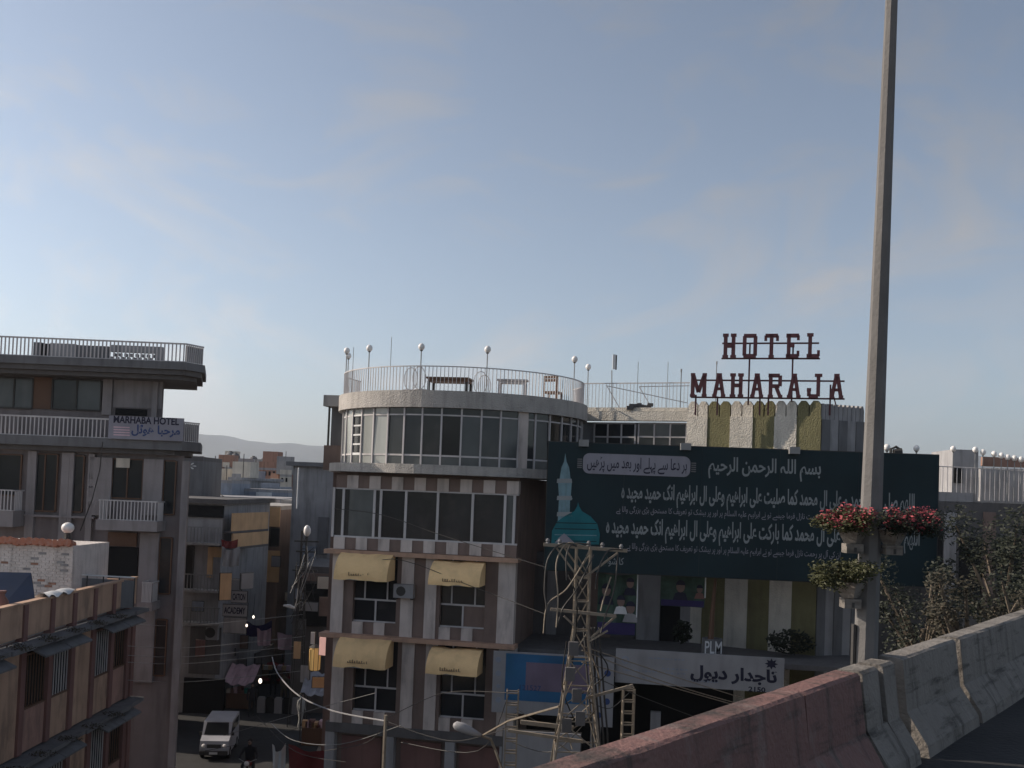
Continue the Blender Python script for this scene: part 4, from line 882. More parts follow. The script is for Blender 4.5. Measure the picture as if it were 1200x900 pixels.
for k in range(6): part('ornament', MB().ext([(u+.05*math.cos(rad(60*k))+.0, z+.05*math.sin(rad(60*k))), (u+.3*math.cos(rad(60*k-12)), z+.17*math.sin(rad(60*k-12))), (u+.38*math.cos(rad(60*k)), z+.22*math.sin(rad(60*k))), (u+.3*math.cos(rad(60*k+12)), z+.17*math.sin(rad(60*k+12)))], -.05, -.002), whitep, t, f_.M)
st = thing('outdoor_stair', 'steep pale concrete stair with thin handrail rising on the roofs', 'stair', T(*P(225,580,70)))
q0, q1 = P(232,583,70), P(216,548,72)
part('string', MB().tube([q0, q1], .35, 4), greyp, st); part('handrail', MB().tube([P(262,582,70), P(228,553,72)], .04, 5), dmetal, st)
house('plain brown house standing hidden close behind the balcony hotel', 20, 172, 612, 47, 0, brown, 4.5, ((30,640,60,680,glass,'window'),(100,640,130,680,glass,'window')), conc)  # unseen house, added to keep the sun off the street
for (rt_, f__, x0, x1, ys) in ((h1, f1, 214, 262, (635, 690, 728)),):
    for y in ys:
        u0, u1 = f__.uz(x0, y)[0], f__.uz(x1, y)[0]; z = f__.uz((x0+x1)/2, y)[1]
        part('balcony_floor', MB().box(u0, u1, -.7, -.002, z-.12, z), conc, rt_, f__.M)
        for i in range(12): part('baluster', MB().box(u0+.1+(u1-u0-.2)*i/11-.02, u0+.1+(u1-u0-.2)*i/11+.02, -.66, -.62, z+.001, z+.75), metal, rt_, f__.M)
        part('handrail', MB().box(u0, u1, -.67, -.61, z+.751, z+.8), metal, rt_, f__.M)
# far houses
rf = random.Random(21)
far = ((246,262,551,150,cream,'cream far house with a flat roof'),(262,279,541,170,cream,'tall cream far house with water tanks on its roof'),(252,275,548,140,brick,'brown brick far house below the tanks'),(276,297,553,160,brick,'far brick house with crumbling upper wall'),
    (295,316,556,150,redbrick,'far red brick house beside the grey one'),(304,322,548,185,cream,'far pale house with a small roof cabin'),(313,332,553,145,greyp,'far plain grey house'),(330,346,556,170,conc,'far concrete house beside the trees'),
    (322,342,568,120,redbrick,'far red brick house in front of the concrete one'),(280,306,566,115,bluegrey,'far blue grey house with flat parapet'),(236,254,560,118,brown,'far brown house next to the stair house'),(338,352,572,110,redbrick,'far red brick house beside the drain pipe'),(344,400,556,210,greyp,'far grey house behind the plain grey building'))
for x0, x1, yt, d, m, lab in far:
    r, f = house(lab, x0, x1, yt, d, rf.uniform(-8, 8), m, rf.uniform(6, 10), (), rf.choice((conc, greyp, m)), 'far_house', .2, 'far houses below the hills')
    w = x1-x0
    for k in range(int(w/6)): fb('window', r, f, dark, x0+2+k*6, yt+5, x0+4.5+k*6, yt+9.5, -.06, .055)
    u, z = f.uz((x0+x1)/2, yt)
    part('roof_cabin', MB().box(u-1.2, u+.9, 1, 3.5, z, z+1.3+rf.random()*.6), m, r, f.M)
for px, y, d, lab in ((270,535,171,'dark round water tank on the tall cream far house'),(276,537,169,'smaller round water tank at the edge of the cream far house'),(309,542,186,'grey round water tank on the far pale house'),(297,541,165,'thin round tank on a far brick roof')):
    p = P(px, y, d); t = thing('water_tank', lab, 'water tank', T(p.x, p.y, p.z-1.2), 'far roof water tanks'); part('tank', MB().lathe([(.7,-1.2),(.75,.3),(.5,.7),(.2,.8)], p, 12), dgrey, t, smooth=False); part('lid', MB().lathe([(.25,.8),(.25,.92)], p, 10), dmetal, t)
    part('stand', MB().box(p.x-.8, p.x+.8, p.y-.8, p.y+.8, p.z-2.6, p.z-1.2), brick, t)
# city filling the plain behind
for k in range(44):
    d = rf.uniform(230, 900); px = rf.uniform(225, 345)
    p = P(px, 560, d); hgt = rf.uniform(6, 13); w = rf.uniform(6, 12)
    o = solo('far_house', MB().box(-w/2, w/2, 0, w, 0, hgt).box(-w*.2, w*.25, w*.3, w*.7, hgt, hgt+2.3), (cm := rf.choice(((cream,'cream'),(brick,'brown brick'),(greyp,'grey'),(conc,'concrete'),(redbrick,'red brick'))))[0], cm[1]+' flat roofed house far off among others on the plain', 'building', T(p.x, p.y, 0) @ RZ(rf.uniform(-20, 20)), 'houses of the far plain')
# trees among the far roofs
def tree(lab, px, ytop, dep, rx, h, m, n=900, size=.28, seed=1, group=None):
    rr = random.Random(seed); p = P(px, ytop, dep); t = thing('tree', lab, 'tree', T(p.x, p.y, 0), group)
    br = MB().tube([(p.x, p.y, 0), (p.x+.1, p.y, (p.z-h)*.6), (p.x, p.y, p.z-h*.6)], [.22,.17,.1], 7)
    lf = MB()
    for k in range(22):
        a = rr.uniform(0, 6.28); q = Vector((p.x+math.cos(a)*rx*rr.uniform(.2,.75), p.y+math.sin(a)*rx*rr.uniform(.2,.75), p.z-h*rr.uniform(.15,.8)))
        br.tube([(p.x, p.y, p.z-h*.9), q], [.08,.03], 5); e_ = rr.uniform(.5,1.3); lf.leaves(q, (rx*.26*e_, rx*.26*e_, h*.13*e_), int(n/14*e_), size*.5, rr, .1)
    part('trunk', br, bark, t); part('crown', lf, m, t)['kind'] = 'stuff'
tree('dark tree beside the far concrete house', 338, 553, 130, 2.2, 3.4, leafd, 500, .3, 5)
# street stalls, boards, banners, lamps
def board(lab, x0, y0, x1, y1, d, a, m, txt=None, cat='sign', name='sign_board', tm_=darkink, group=None):
    f = Fr((x0+x1)/2, (y0+y1)/2, d, a); r = thing(name, lab, cat, f.M @ T(0, 0, f.uz((x0+x1)/2, y1)[1]), group)
    s = fb('face', r, f, m, x0, y0, x1, y1, 0, .06); u0, u1, z0_, z1_ = f.R(x0, y0, x1, y1)
    part('edge', MB().box(u0-.03, u1+.03, .061, .1, z0_-.03, z1_+.03), dmetal, r, f.M)
    if txt: text('lettering', txt, tm_, r, f, x0+1.5, y0+(y1-y0)*.2, x1-1.5, y0+(y1-y0)*.8, -.006, .03)
    return r
board('white sign board reading part of a word above the academy board', 271, 693, 289, 706, 50.5, -4, sgnw, 'CATION')
board('white academy sign board below another white board in bazaar street', 261, 709, 289, 722, 50.4, -4, sgnw, 'ACADEMY')
board('upright ochre sign board beside the white boards in bazaar street', 258, 672, 271, 703, 50, 35, ochre)
board('plain white box sign under the angled white panel', 272, 679, 282.5, 692, 51, -4, sgnw)
board('angled pale panel sticking out over bazaar street', 283, 672, 297, 690, 51, 52, sgnw)
board('faded pale sign on the shop under the academy board', 262, 724, 288, 742, 50.6, -4, greyp)
board('lit pale red shop sign at the corner below the round hotel', 374, 747, 383, 768, 44.5, -25, litr)
board('upright white strip sign beside the lit pale red sign', 364, 741, 368.5, 755, 45, -10, whitep)
def cloth(lab, x0, y0, x1, y1, d, m, name='cloth_banner', sag=.15):
    a0, b0, c0_, d0 = P(x0, y0, d), P(x1, y0, d+.6), P(x1, y1, d+.6), P(x0, y1, d); V = []; F = []; n = 10
    for j in range(4):
        for i in range(n+1):
            q = a0.lerp(b0, i/n).lerp(d0.lerp(c0_, i/n), j/3); q.y += .12*math.sin(i*1.4+j*.7); q.z -= sag*math.sin(math.pi*i/n)*(1-j/4); V.append(tuple(q))
            if i and j: k = j*(n+1)+i; F.append((k-1, k, k-n-1, k-n-2))
    return solo(name, MB().add(V, F).add([(x, y+.03, z) for x, y, z in V], [tuple(reversed(q)) for q in F]), m, lab, 'banner', smooth=True)
cloth('small pale pink cloth stretched over the bazaar street', 301, 736, 317, 756, 56, cloth_p)
cloth('long pale pink cloth stretched over bazaar street beside pole', 325, 741, 359, 761, 56, cloth_p)
cloth('patterned purple cloth hung behind the small pink cloth', 288, 727, 318, 745, 58, violet, sag=.3)
cloth('washing hung below the ochre balcony panels', 260, 640, 280, 663, 52.0, sgnw, 'washing', .2)
cloth('dark red cloth hung above the washing', 259, 632, 278, 642, 52.2, cloth_r, 'washing', .1)
cloth('sunken red brown canopy at the street corner', 338, 872, 402, 905, 40, cloth_r, 'canopy', .3)
cloth('white and blue curved banner on a pole at street corner', 319, 872, 334, 905, 39, whitep, 'banner_flag', .3)
ac_unit(Fr(248, 742, 52.8, -2), 241, 733, 255, 750, 0, 'white outdoor air conditioner unit on the dark street building')
p = P(369, 772, 45); t = thing('lantern', 'yellowish lit lantern box under the upright strip sign', 'lantern', T(p.x, p.y, p.z-.5))
part('body', MB().lathe([(.18,-.5),(.24,-.45),(.26,.4),(.2,.5)], p, 8), lity, t); part('cap', MB().lathe([(.28,.5),(.1,.62)], p, 8), dmetal, t)
for k in range(8): part('bar', MB().tube([(p.x+.255*math.cos(k*.785), p.y+.255*math.sin(k*.785), p.z-.5), (p.x+.27*math.cos(k*.785), p.y+.27*math.sin(k*.785), p.z+.5)], .015, 4), dmetal, t)
for x, y, d, lab in ((305,798,50,'bright lit bulb hanging over bazaar street'),(297,723,50,'lit bulb beside the academy board'),(289,733,50.2,'lower lit bulb beside the academy board')):
    p = P(x, y, d); t = thing('hanging_bulb', lab, 'lamp', T(*p)); part('bulb', MB().ball(p, .085 if y > 790 else .05, 10, 1.5), lit, t, smooth=True); part('flex', MB().tube([(p.x, p.y, p.z+.12), (p.x, p.y+.1, p.z+1.1)], .012, 4), black, t)
# back of the street: shops in shade
for k, (x0, x1, y0, d, m, lab) in enumerate(((258,300,765,60,dconc,'shaded shop under the academy boards'),(296,362,700,74,dgrey,'shaded bazaar block closing the street behind pink cloths'),(346,392,664,54,dconc,'shaded low building at the foot of the plain grey one'))):
    r, f = house(lab, x0, x1, y0, d, -2, m, 6, ((x0+4,y0+20,x1-6,y0+70,dark,'shopfront'),(x0+3,y0+8,x1-4,y0+17,(green,violet,brown)[k],'fascia')), dconc)
for k in range(5):
    p = P(306+k*10, 822, 53.5); solo('kerb_block', MB().box(p.x-.2, p.x+.2, p.y, p.y+.25, 0, .75).box(p.x-.15, p.x+.15, p.y+.03, p.y+.22, .75, .82), sgnw if k % 2 == 0 else black, ('white' if k % 2 == 0 else 'black')+' painted kerb block across the far end of the street', 'block', group='kerb blocks across the street')

# ------------------------------------------------------------------ poles, pylons, cables
def lattice(lab, x, y, ztop, zkink, w0, w1, zbase=0, step=.55, name='lattice_pole', m=galv, r=.03, cat='pole', M=I4):
    t = thing(name, lab, cat, M @ T(x, y, zbase))
    def hw(z): return w0/2 if z >= zkink else w0/2+(w1-w0)/2*(zkink-z)/(zkink-zbase)
    C = ((-1,-1),(1,-1),(1,1),(-1,1))
    for cx, cy in C: part('leg', MB().tube([(x+cx*hw(z), y+cy*hw(z), z) for z in (zbase, zkink, ztop)], r, 4), m, t, M)
    z = zbase+.4; k = 0
    while z < ztop-step*.5:
        z2 = min(z+step*(1 if z < zkink else .8), ztop)
        for i in range(4):
            a, b = C[i], C[(i+1)%4]; A_ = (x+a[0]*hw(z), y+a[1]*hw(z), z); B_ = (x+b[0]*hw(z), y+b[1]*hw(z), z); B2 = (x+b[0]*hw(z2), y+b[1]*hw(z2), z2); A2 = (x+a[0]*hw(z2), y+a[1]*hw(z2), z2)
            if z > 3.5:
                part('brace', MB().tube([A_, B_], r*.6, 4), m, t, M); part('brace', MB().tube([A_, B2] if (k+i) % 2 else [B_, A2], r*.55, 4), m, t, M)
        z = z2; k += 1
    return t
D = 22
pc = P(684, 640, D); zk = P(680, 738, D).z
lp = lattice('tall rusty lattice power pole with cross arms in front of the banner', pc.x, pc.y, pc.z, zk, .30, 2.5, 0, .62)
def pbar(name, pts, r, m, root, n=5): part(name, MB().tube([P(x, y, d) for x, y, d in pts], r, n), m, root)
pbar('cross_arm', ((637,638,D-.25),(735,645.5,D-.25)), .05, galv, lp, 4); pbar('cross_arm', ((645,714,D-.25),(722,722,D-.25)), .045, galv, lp, 4)
for pts in (((652,642,D-.2),(682,683,D-.2)),((724,648,D-.2),(686,676,D-.2)),((660,640,D+.2),(683,672,D+.2)),((661,722,D-.2),(676,736,D-.2)),((722,722,D-.2),(692,748,D-.2)),((712,739,D-.3),(690,752,D-.2))): pbar('strut', pts, .028, galv, lp, 4)
pbar('side_arm', ((688,818,D-.2),(742,803,D-.2)), .04, galv, lp, 4); pbar('side_arm', ((595,856,D),(683,869,D)), .045, galv, lp, 4); pbar('side_arm', ((610,846,D+.3),(672,853,D+.3)), .06, galv, lp, 4)
for x, y in ((642,638),(656,639),(690,641),(706,643),(728,645)): q = P(x, y-4, D-.25); part('insulator', MB().lathe([(.02,-.07),(.05,-.05),(.03,-.02),(.05,.01),(.02,.06)], q, 8), dgrey, lp)
for x in (690, 694, 699, 703, 708): pbar('conduit', ((x-6,735,D+.5),(x-2,790,D+.45),(x+4,860,D+.4),(x+6,905,D+.4)), .022, dmetal, lp)
for q in ((672,760),(668,790),(676,815),(664,850),(680,842)): c = P(q[0], q[1], D-.35); part('junction_box', MB().box(c.x-.1, c.x+.1, c.y-.06, c.y+.06, c.z-.14, c.z+.14), dconc, lp)
CG = 'overhead cables over the street'
def cable(pts, lab, r=.014, m=black, smooth=6, name='cable'):
    W = [P(*p) for p in pts]; out = []
    for i in range(len(W)-1):
        p0, p1, p2, p3 = W[max(i-1,0)], W[i], W[i+1], W[min(i+2, len(W)-1)]
        for k in range(smooth):
            t = k/smooth; out.append(.5*((2*p1)+(p2-p0)*t+(2*p0-5*p1+4*p2-p3)*t*t+(3*p1-p0-3*p2+p3)*t**3))
    out.append(W[-1]); return solo(name, MB().tube(out, r, 5), m, lab, 'cable', group=CG)
LOOP = 'drooping cable loop hanging from the lattice power pole'
for pts in (((676,640,D-.3),(658,637,D-.3),(642,655,D-.3),(638,690,D-.3),(640,712,D-.3),(637,742,D-.3)),((684,640,D-.3),(664,637,D-.3),(652,660,D-.35),(654,700,D-.35),(652,735,D-.3)),((690,638,D-.3),(672,637,D-.3),(664,650,D-.4),(664,680,D-.4)),
        ((692,640,D-.3),(686,655,D-.3),(664,690,D-.3),(642,708,D-.3),(637,742,D-.3)),((730,644,D-.3),(712,646,D-.3),(700,672,D-.35),(698,690,D-.3)),((696,650,D-.3),(676,690,D-.3),(660,712,D-.3),(654,732,D-.3)),((724,650,D-.3),(720,690,D-.3),(710,720,D-.3),(704,742,D-.3)),((716,676,D-.3),(708,700,D-.3),(704,716,D-.3))):
    cable(pts, LOOP, .017, galv if len(pts) % 2 else dmetal)
for k, (y0, y1, y2) in enumerate(((757,790,838),(762,800,842),(776,803,846))): cable(((682,y0,D),(800,y1+6,25),(960,y2+8,30)), 'pale cable running from the lattice power pole past the long white sign', .012, galv)
cable(((690,790,D),(740,812,23),(830,846,26)), 'thin cable from the lattice pole dipping below the long white sign', .009, dmetal)
for k, (y0, y1) in enumerate(((731,726),(757,752),(768,762),(776,770),(797,792))): cable(((150,y0,33),(230,(y0+y1)/2+4,42),(356,y1-6,51)), 'thin wire strung from the peach building across the bazaar street', .011, metal)
cable(((319,770,36),(326,790,35),(350,815,33),(390,833,31),(452,845,28)), 'thick pale cable curving down to the street corner post', .022, sgnw)
cable(((452,845,28),(500,862,27),(540,868,26),(600,852,24)), 'thin cable sagging from the corner post to the small ladder mast', .01, dmetal)
cable(((318,848,36),(345,868,34),(400,872,32),(470,850,28)), 'thin cable sagging below the thick pale cable', .012, metal)
cable(((262,862,40),(330,842,38),(380,828,36),(440,812,30)), 'thin cable rising across the street to the hotel corner', .01, metal)
cable(((402,680,37),(460,655,36),(560,690,35),(640,720,33)), 'dark cable slanting across the striped hotel front', .012, dmetal)
cable(((392,596,37),(450,604,36),(520,628,35),(640,665,33)), 'dark cable crossing the long dark hotel window', .012, dmetal)
solo('corner_post', MB().tube([(P(452,838,28).x, 28, 0), P(452,838,28)], [.07,.05], 6), galv, 'slim pale post at the street corner where cables meet', 'post')
# utility pole in the bazaar street with clutter
up_ = P(357, 622, 51); ut = lattice('rusty lattice utility pole with crossed arms in the bazaar street', up_.x, up_.y, up_.z, up_.z-3, .25, .7, 0, .8, m=dmetal)
for y, a, b in ((634,345,374),(646,347,370),(668,343,372)): pbar('cross_arm', ((a,y,50.8),(b,y+1,50.8)), .05, dmetal, ut, 4)
q = P(360, 622, 50.7); part('lamp_head', MB().ball((q.x, q.y, q.z), .18, 10, 1.6), globe_m, ut, smooth=True)
q = P(339, 711, 50.5); part('lamp_arm', MB().tube([(up_.x, up_.y, q.z+.2), (q.x+.2, q.y, q.z)], .03, 5), metal, ut); part('lamp_head', MB().tube([(q.x-.28, q.y, q.z+.05), (q.x, q.y, q.z+.03), (q.x+.28, q.y, q.z-.06)], [.04,.11,.05], 8), whitep, ut)
rc = random.Random(9)
for k in range(14):
    x0, y0 = rc.uniform(346, 370), rc.uniform(632, 680); cable(((x0,y0,50.6),(x0+rc.uniform(-10,6),y0+rc.uniform(8,26),50.4),(rc.uniform(340,372),y0+rc.uniform(20,70),50.3)), 'tangled wire drooping from the bazaar utility pole', .018, rc.choice((black, dmetal, metal)), 4)
# ladder masts
def ladder(px, y0, y1, d, lab):
    p = P(px, y0, d); t = thing('ladder_mast', lab, 'mast', T(p.x, p.y, 0), 'small ladder masts'); w = .13
    for s in (-1, 1):
        for e in (-1, 1): part('rail', MB().tube([(p.x+s*w, p.y+e*w, 0), (p.x+s*w, p.y+e*w, p.z)], .022, 4), galv, t)
    z = p.z-.04
    while z > P(px, 905, d).z:
        for e in (-1, 1): part('rung', MB().tube([(p.x-w, p.y+e*w, z), (p.x+w, p.y+e*w, z)], .02, 4), galv, t)
        part('rung', MB().tube([(p.x-w, p.y-w, z), (p.x-w, p.y+w, z)], .02, 4), galv, t); z -= .27
    part('footing', MB().box(p.x-.3, p.x+.3, p.y-.3, p.y+.3, 0, .2), conc, t)
ladder(601, 809, 900, 23.5, 'small ladder mast joined to the lattice pole by a pale bar'); ladder(737, 806, 870, 24.5, 'small ladder mast below the end of a lattice pole side arm')
sl_ = thing('street_lamp', 'street lamp with pale oval head on a bent arm before the hotel', 'street lamp', T(P(590,900,24).x, 24, 0))
part('lamp_head', MB().tube([P(531,849,23.8), P(534,850,23.8), P(543,853,23.8), P(556,859,23.8), P(564,862,23.8)], [.03,.10,.12,.08,.04], 10), sgnw, sl_, smooth=True)
part('arm', MB().tube([P(564,862,23.8), P(575,866,23.9), P(580,878,24), P(588,900,24), (P(590,905,24).x, 24, P(590,905,24).z)], .035, 6), galv, sl_); part('stay', MB().tube([P(565,862,23.8), P(595,845,23), P(655,828,22)], .025, 5), galv, sl_)
q = P(590, 905, 24); part('post', MB().tube([(q.x, 24, 0), q], [.09,.05], 8), galv, sl_)
board('pale board with faded script low in front of the shops', 589, 858, 680, 905, 30, -5, sgnw, None)

# ------------------------------------------------------------------ right: terrace with globe lamps, dark block, trees
R_ = Fr(1150, 570, 55, -6)
tb = thing('terrace_building', 'shaded brown building with pale roof terrace walls past the banner', 'building', R_.M)
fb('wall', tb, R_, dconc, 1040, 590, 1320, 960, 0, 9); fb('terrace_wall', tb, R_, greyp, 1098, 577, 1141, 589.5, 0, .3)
fb('stair_house', tb, R_, greyp, 1116, 527, 1146, 589, 3, 4); fb('window', tb, R_, dark, 1118, 548, 1128, 566, 2.9, .09); fb('pale_wall', tb, R_, greyp, 1149, 551, 1320, 592, 2.5, .4); fb('brick_wall', tb, R_, brick, 1152, 538, 1320, 549, 6, .4)
fb('terrace_floor', tb, R_, conc, 1098, 589.6, 1320, 592, .31, 7)
for k in range(4): fb('upright', tb, R_, greyp if k == 1 else brown, 1060+k*46, 600, 1074+k*46, 720, -.12, .119)
fb('recess', tb, R_, dark, 1078, 620, 1104, 700, -.05, .049); fb('recess', tb, R_, dark, 1124, 630, 1150, 700, -.05, .049); fb('recess', tb, R_, dark, 1170, 630, 1196, 700, -.05, .049)
rr_ = thing('terrace_rail', 'thin pale rail between the globe lamp posts of the far terrace', 'railing', R_.M @ T(0, 0, R_.uz(1150,592)[1]))
a_, b_ = R_.uz(1100, 560)[0], R_.uz(1320, 560)[0]; z_ = R_.uz(1150, 548)[1]; part('rail', MB().tube([(a_, .1, z_), (b_, .1, z_-.2)], .03, 5), railw, rr_, R_.M)
for k in range(40): u = a_+(b_-a_)*k/39; part('baluster', MB().box(u-.015, u+.015, .08, .11, R_.uz(1150, 586)[1], z_), railw, rr_, R_.M)
for k, (x, y) in enumerate(((1117,526),(1143,527),(1152,530),(1165,532),(1173.5,534),(1181,536),(1189,537),(1196.5,538.5),(1205,540))):
    globe_lamp(x, y, 55.2-.1*k, R_.uz(x, 590)[1], 'white globe lamp on a thin post along the far terrace wall', 'globe lamps along the far terrace', .15)
globe_lamp(1039.5, 524.5, 36.5, BB.uz(1040,534)[1]-2, 'globe lamp beside a bent bracket behind the banner top, next to pole', 'globe lamps behind the banner', .12)
globe_lamp(1074, 525.5, 37, BB.uz(1074,534)[1]-2, 'lone globe lamp behind the banner top near its end', 'globe lamps behind the banner', .11)
q = P(1045, 530, 36); solo('bent_bracket', MB().tube([P(1043,538,36), P(1044,526,36), P(1050,523.5,36), P(1055,527,36), P(1056,534,36)], .05, 6).tube([P(1047,530,36), P(1056,530,36)], [.12,.16], 8), dmetal, 'bent dark bracket lamp behind the banner beside the pole', 'bracket')
rl = Fr(1060, 560, 38.5, -12)
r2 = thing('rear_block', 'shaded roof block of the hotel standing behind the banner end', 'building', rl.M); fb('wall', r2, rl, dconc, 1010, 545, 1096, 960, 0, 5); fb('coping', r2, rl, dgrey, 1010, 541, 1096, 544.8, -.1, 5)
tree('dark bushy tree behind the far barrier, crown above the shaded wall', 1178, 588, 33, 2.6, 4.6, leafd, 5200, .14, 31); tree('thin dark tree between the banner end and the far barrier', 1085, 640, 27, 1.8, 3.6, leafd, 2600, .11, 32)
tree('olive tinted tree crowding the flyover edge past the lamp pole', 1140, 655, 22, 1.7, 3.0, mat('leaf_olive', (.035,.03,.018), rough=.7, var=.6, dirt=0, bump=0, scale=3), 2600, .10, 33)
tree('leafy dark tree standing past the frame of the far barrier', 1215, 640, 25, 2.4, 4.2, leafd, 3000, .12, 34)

# ------------------------------------------------------------------ van, motorcycle and rider
vp = P(253, 880, 45); VM = T(vp.x, 45.5, 0) @ RZ(6) @ Matrix.Scale(.86, 4)
van = thing('van', 'small white van facing the flyover in the shaded bazaar street', 'van', VM)
pr = [(-1.55,.28),(-1.62,.55),(-1.5,.95),(-1.05,1.12),(-.62,1.72),(1.55,1.78),(1.68,1.5),(1.7,.3)]     # y,z side outline
def side(m, x0, x1, pts): n = len(pts); return m.add([(x0,y,z) for y,z in pts]+[(x1,y,z) for y,z in pts], [tuple(range(n)), tuple(range(2*n-1,n-1,-1))]+[(i,i+n,(i+1)%n+n,(i+1)%n) for i in range(n)])
part('body', side(MB(), -.70, .70, pr), carw, van, VM)
part('windscreen', MB().add([(-.6,-1.045,1.15),(.6,-1.045,1.15),(.54,-.655,1.685),(-.54,-.655,1.685)], [(0,1,2,3)]).add([(-.6,-1.03,1.14),(.6,-1.03,1.14),(.54,-.64,1.68),(-.54,-.64,1.68)], [(3,2,1,0)]), glass, van, VM)
for s in (-1, 1):
    part('side_window', side(MB(), s*.695, s*.708, [(-.9,1.18),(-.55,1.6),(1.4,1.64),(1.4,1.18)]), glass, van, VM)
    part('headlight', MB().ball((s*.5, -1.56, .72), .11, 8), globe_m, van, VM); part('mirror', MB().box(s*.72, s*.86, -.95, -.88, 1.1, 1.26), dmetal, van, VM)
    for y in (-1.0, 1.1):
        w = part('wheel', MB().lathe([(.12,-.08),(.27,-.08),(.29,-.04),(.29,.04),(.27,.08),(.12,.08)], (0,0,0), 14), black, van, VM @ T(s*.64, y, .29) @ Matrix.Rotation(math.pi/2, 4, 'Y'))
        part('rim', MB().lathe([(.16,-.085),(.14,.085)], (0,0,0), 10), metal, w, VM @ T(s*.64, y, .29) @ Matrix.Rotation(math.pi/2, 4, 'Y'))
part('bumper', MB().box(-.68, .68, -1.70, -1.58, .3, .48), dmetal, van, VM); part('grille', MB().box(-.34, .34, -1.60, -1.55, .62, .8), dmetal, van, VM); part('number_plate', MB().box(-.2, .2, -1.715, -1.702, .34, .45), whitep, van, VM)
mp2 = P(291, 912, 41); MM = T(mp2.x, 41, 0) @ RZ(3)
mc = thing('motorcycle', 'dark motorcycle under a rider in the shaded street', 'motorcycle', MM)
for y in (-.62, .62):
    w = part('wheel', MB().lathe([(.24,-.05),(.30,-.045),(.31,0),(.30,.045),(.24,.05)], (0,0,0), 18), black, mc, MM @ T(0, y, .31) @ Matrix.Rotation(math.pi/2, 4, 'Y')); part('rim', MB().lathe([(.2,-.02),(.22,.02)], (0,0,0), 16), metal, w, MM @ T(0, y, .31) @ Matrix.Rotation(math.pi/2, 4, 'Y'))
part('frame', MB().tube([(0,.62,.31),(0,.1,.4),(0,-.3,.4),(0,-.42,.95)], .035, 6).tube([(0,.1,.42),(0,-.3,.72),(0,.6,.7)], .03, 6), dmetal, mc, MM); part('fork', MB().tube([(-.08,-.62,.31),(-.08,-.42,.95)], .022, 6).tube([(.08,-.62,.31),(.08,-.42,.95)], .022, 6), metal, mc, MM)
part('fuel_tank', MB().ball((0,-.18,.84), .16, 12, .8), cloth_r, mc, MM, True); part('seat', MB().box(-.12,.12,.0,.66,.76,.84), black, mc, MM); part('engine', MB().box(-.12,.12,-.25,.1,.38,.62), metal, mc, MM)
part('handlebar', MB().tube([(-.34,-.3,1.06),(-.12,-.42,.98),(.12,-.42,.98),(.34,-.3,1.06)], .018, 6), metal, mc, MM); part('headlight', MB().ball((0,-.52,.93), .1, 10), globe_m, mc, MM); part('tail_lamp', MB().box(-.05,.05,.66,.7,.72,.8), redp, mc, MM)
def body(name, J, E_, m, lab, M):
    me = bpy.data.meshes.new(name); me.from_pydata([j[:3] for j in J], E_, []); me.materials.append(m); o = OBJ(name, me, M)
    o.modifiers.new('skin', 'SKIN'); 
    for v, j in zip(me.skin_vertices[0].data, J): v.radius = (j[3], j[4] if len(j) > 4 else j[3])
    me.skin_vertices[0].data[0].use_root = True; o.modifiers['skin'].use_smooth_shade = True
    s = o.modifiers.new('sub', 'SUBSURF'); s.levels = s.render_levels = 2
    return tag(o, lab, 'person')
suit = mat('dark_clothes', (.022,.022,.026), dirt=0, bump=.2)
J = [(0,.16,.93,.17,.15),(0,.10,1.15,.17,.13),(0,.04,1.36,.19,.12),(0,.02,1.47,.06),(0,0,1.58,.085,.10),(0,0,1.70,.08,.095),
     (-.2,.03,1.40,.06),(-.32,-.10,1.18,.045),(-.33,-.29,1.08,.035),(.2,.03,1.40,.06),(.32,-.10,1.18,.045),(.33,-.29,1.08,.035),
     (-.13,.10,.88,.09),(-.22,-.26,.78,.065),(-.2,-.12,.40,.05),(-.2,-.24,.34,.04),(.13,.10,.88,.09),(.22,-.26,.78,.065),(.2,-.12,.40,.05),(.2,-.24,.34,.04)]
rider = body('person', J, [(0,1),(1,2),(2,3),(3,4),(4,5),(2,6),(6,7),(7,8),(2,9),(9,10),(10,11),(0,12),(12,13),(13,14),(14,15),(0,16),(16,17),(17,18),(18,19)], suit, 'person in dark clothes riding the motorcycle, hands on the bar', MM)
part('hair', MB().ball((0,.03,1.70), .105, 12, .9), black, rider, MM, True); part('face', MB().ball((0,-.06,1.63), .075, 10, 1.2), skin, rider, MM, True)

# ------------------------------------------------------------------ crowding of the bazaar street
def person(lab, px, ground_depth, rz, m, h=1.7):
    p = P(px, 850, ground_depth); k = h/1.74; M = T(p.x, ground_depth, 0) @ RZ(rz) @ Matrix.Scale(k, 4)
    J = [(0,0,.95,.15,.12),(0,0,1.18,.15,.11),(0,0,1.38,.18,.11),(0,0,1.48,.06),(0,-.01,1.58,.075,.09),(0,-.01,1.69,.075,.09),
         (-.2,0,1.40,.06),(-.25,.02,1.12,.045),(-.24,-.08,.86,.035),(.2,0,1.40,.06),(.25,.02,1.12,.045),(.24,-.08,.86,.035),
         (-.1,0,.88,.10),(-.11,-.06,.48,.07),(-.12,.03,.08,.05),(-.12,-.1,.04,.045),(.1,0,.88,.10),(.11,.06,.48,.07),(.12,.14,.08,.05),(.12,.02,.04,.045)]
    o = body('person', J, [(0,1),(1,2),(2,3),(3,4),(4,5),(2,6),(6,7),(7,8),(2,9),(9,10),(10,11),(0,12),(12,13),(13,14),(14,15),(0,16),(16,17),(17,18),(18,19)], m, lab, M)
    part('hair', MB().ball((0,.02,1.69), .1, 12, .9), black, o, M, True); part('face', MB().ball((0,-.055,1.62), .07, 10, 1.2), skin, o, M, True); return o
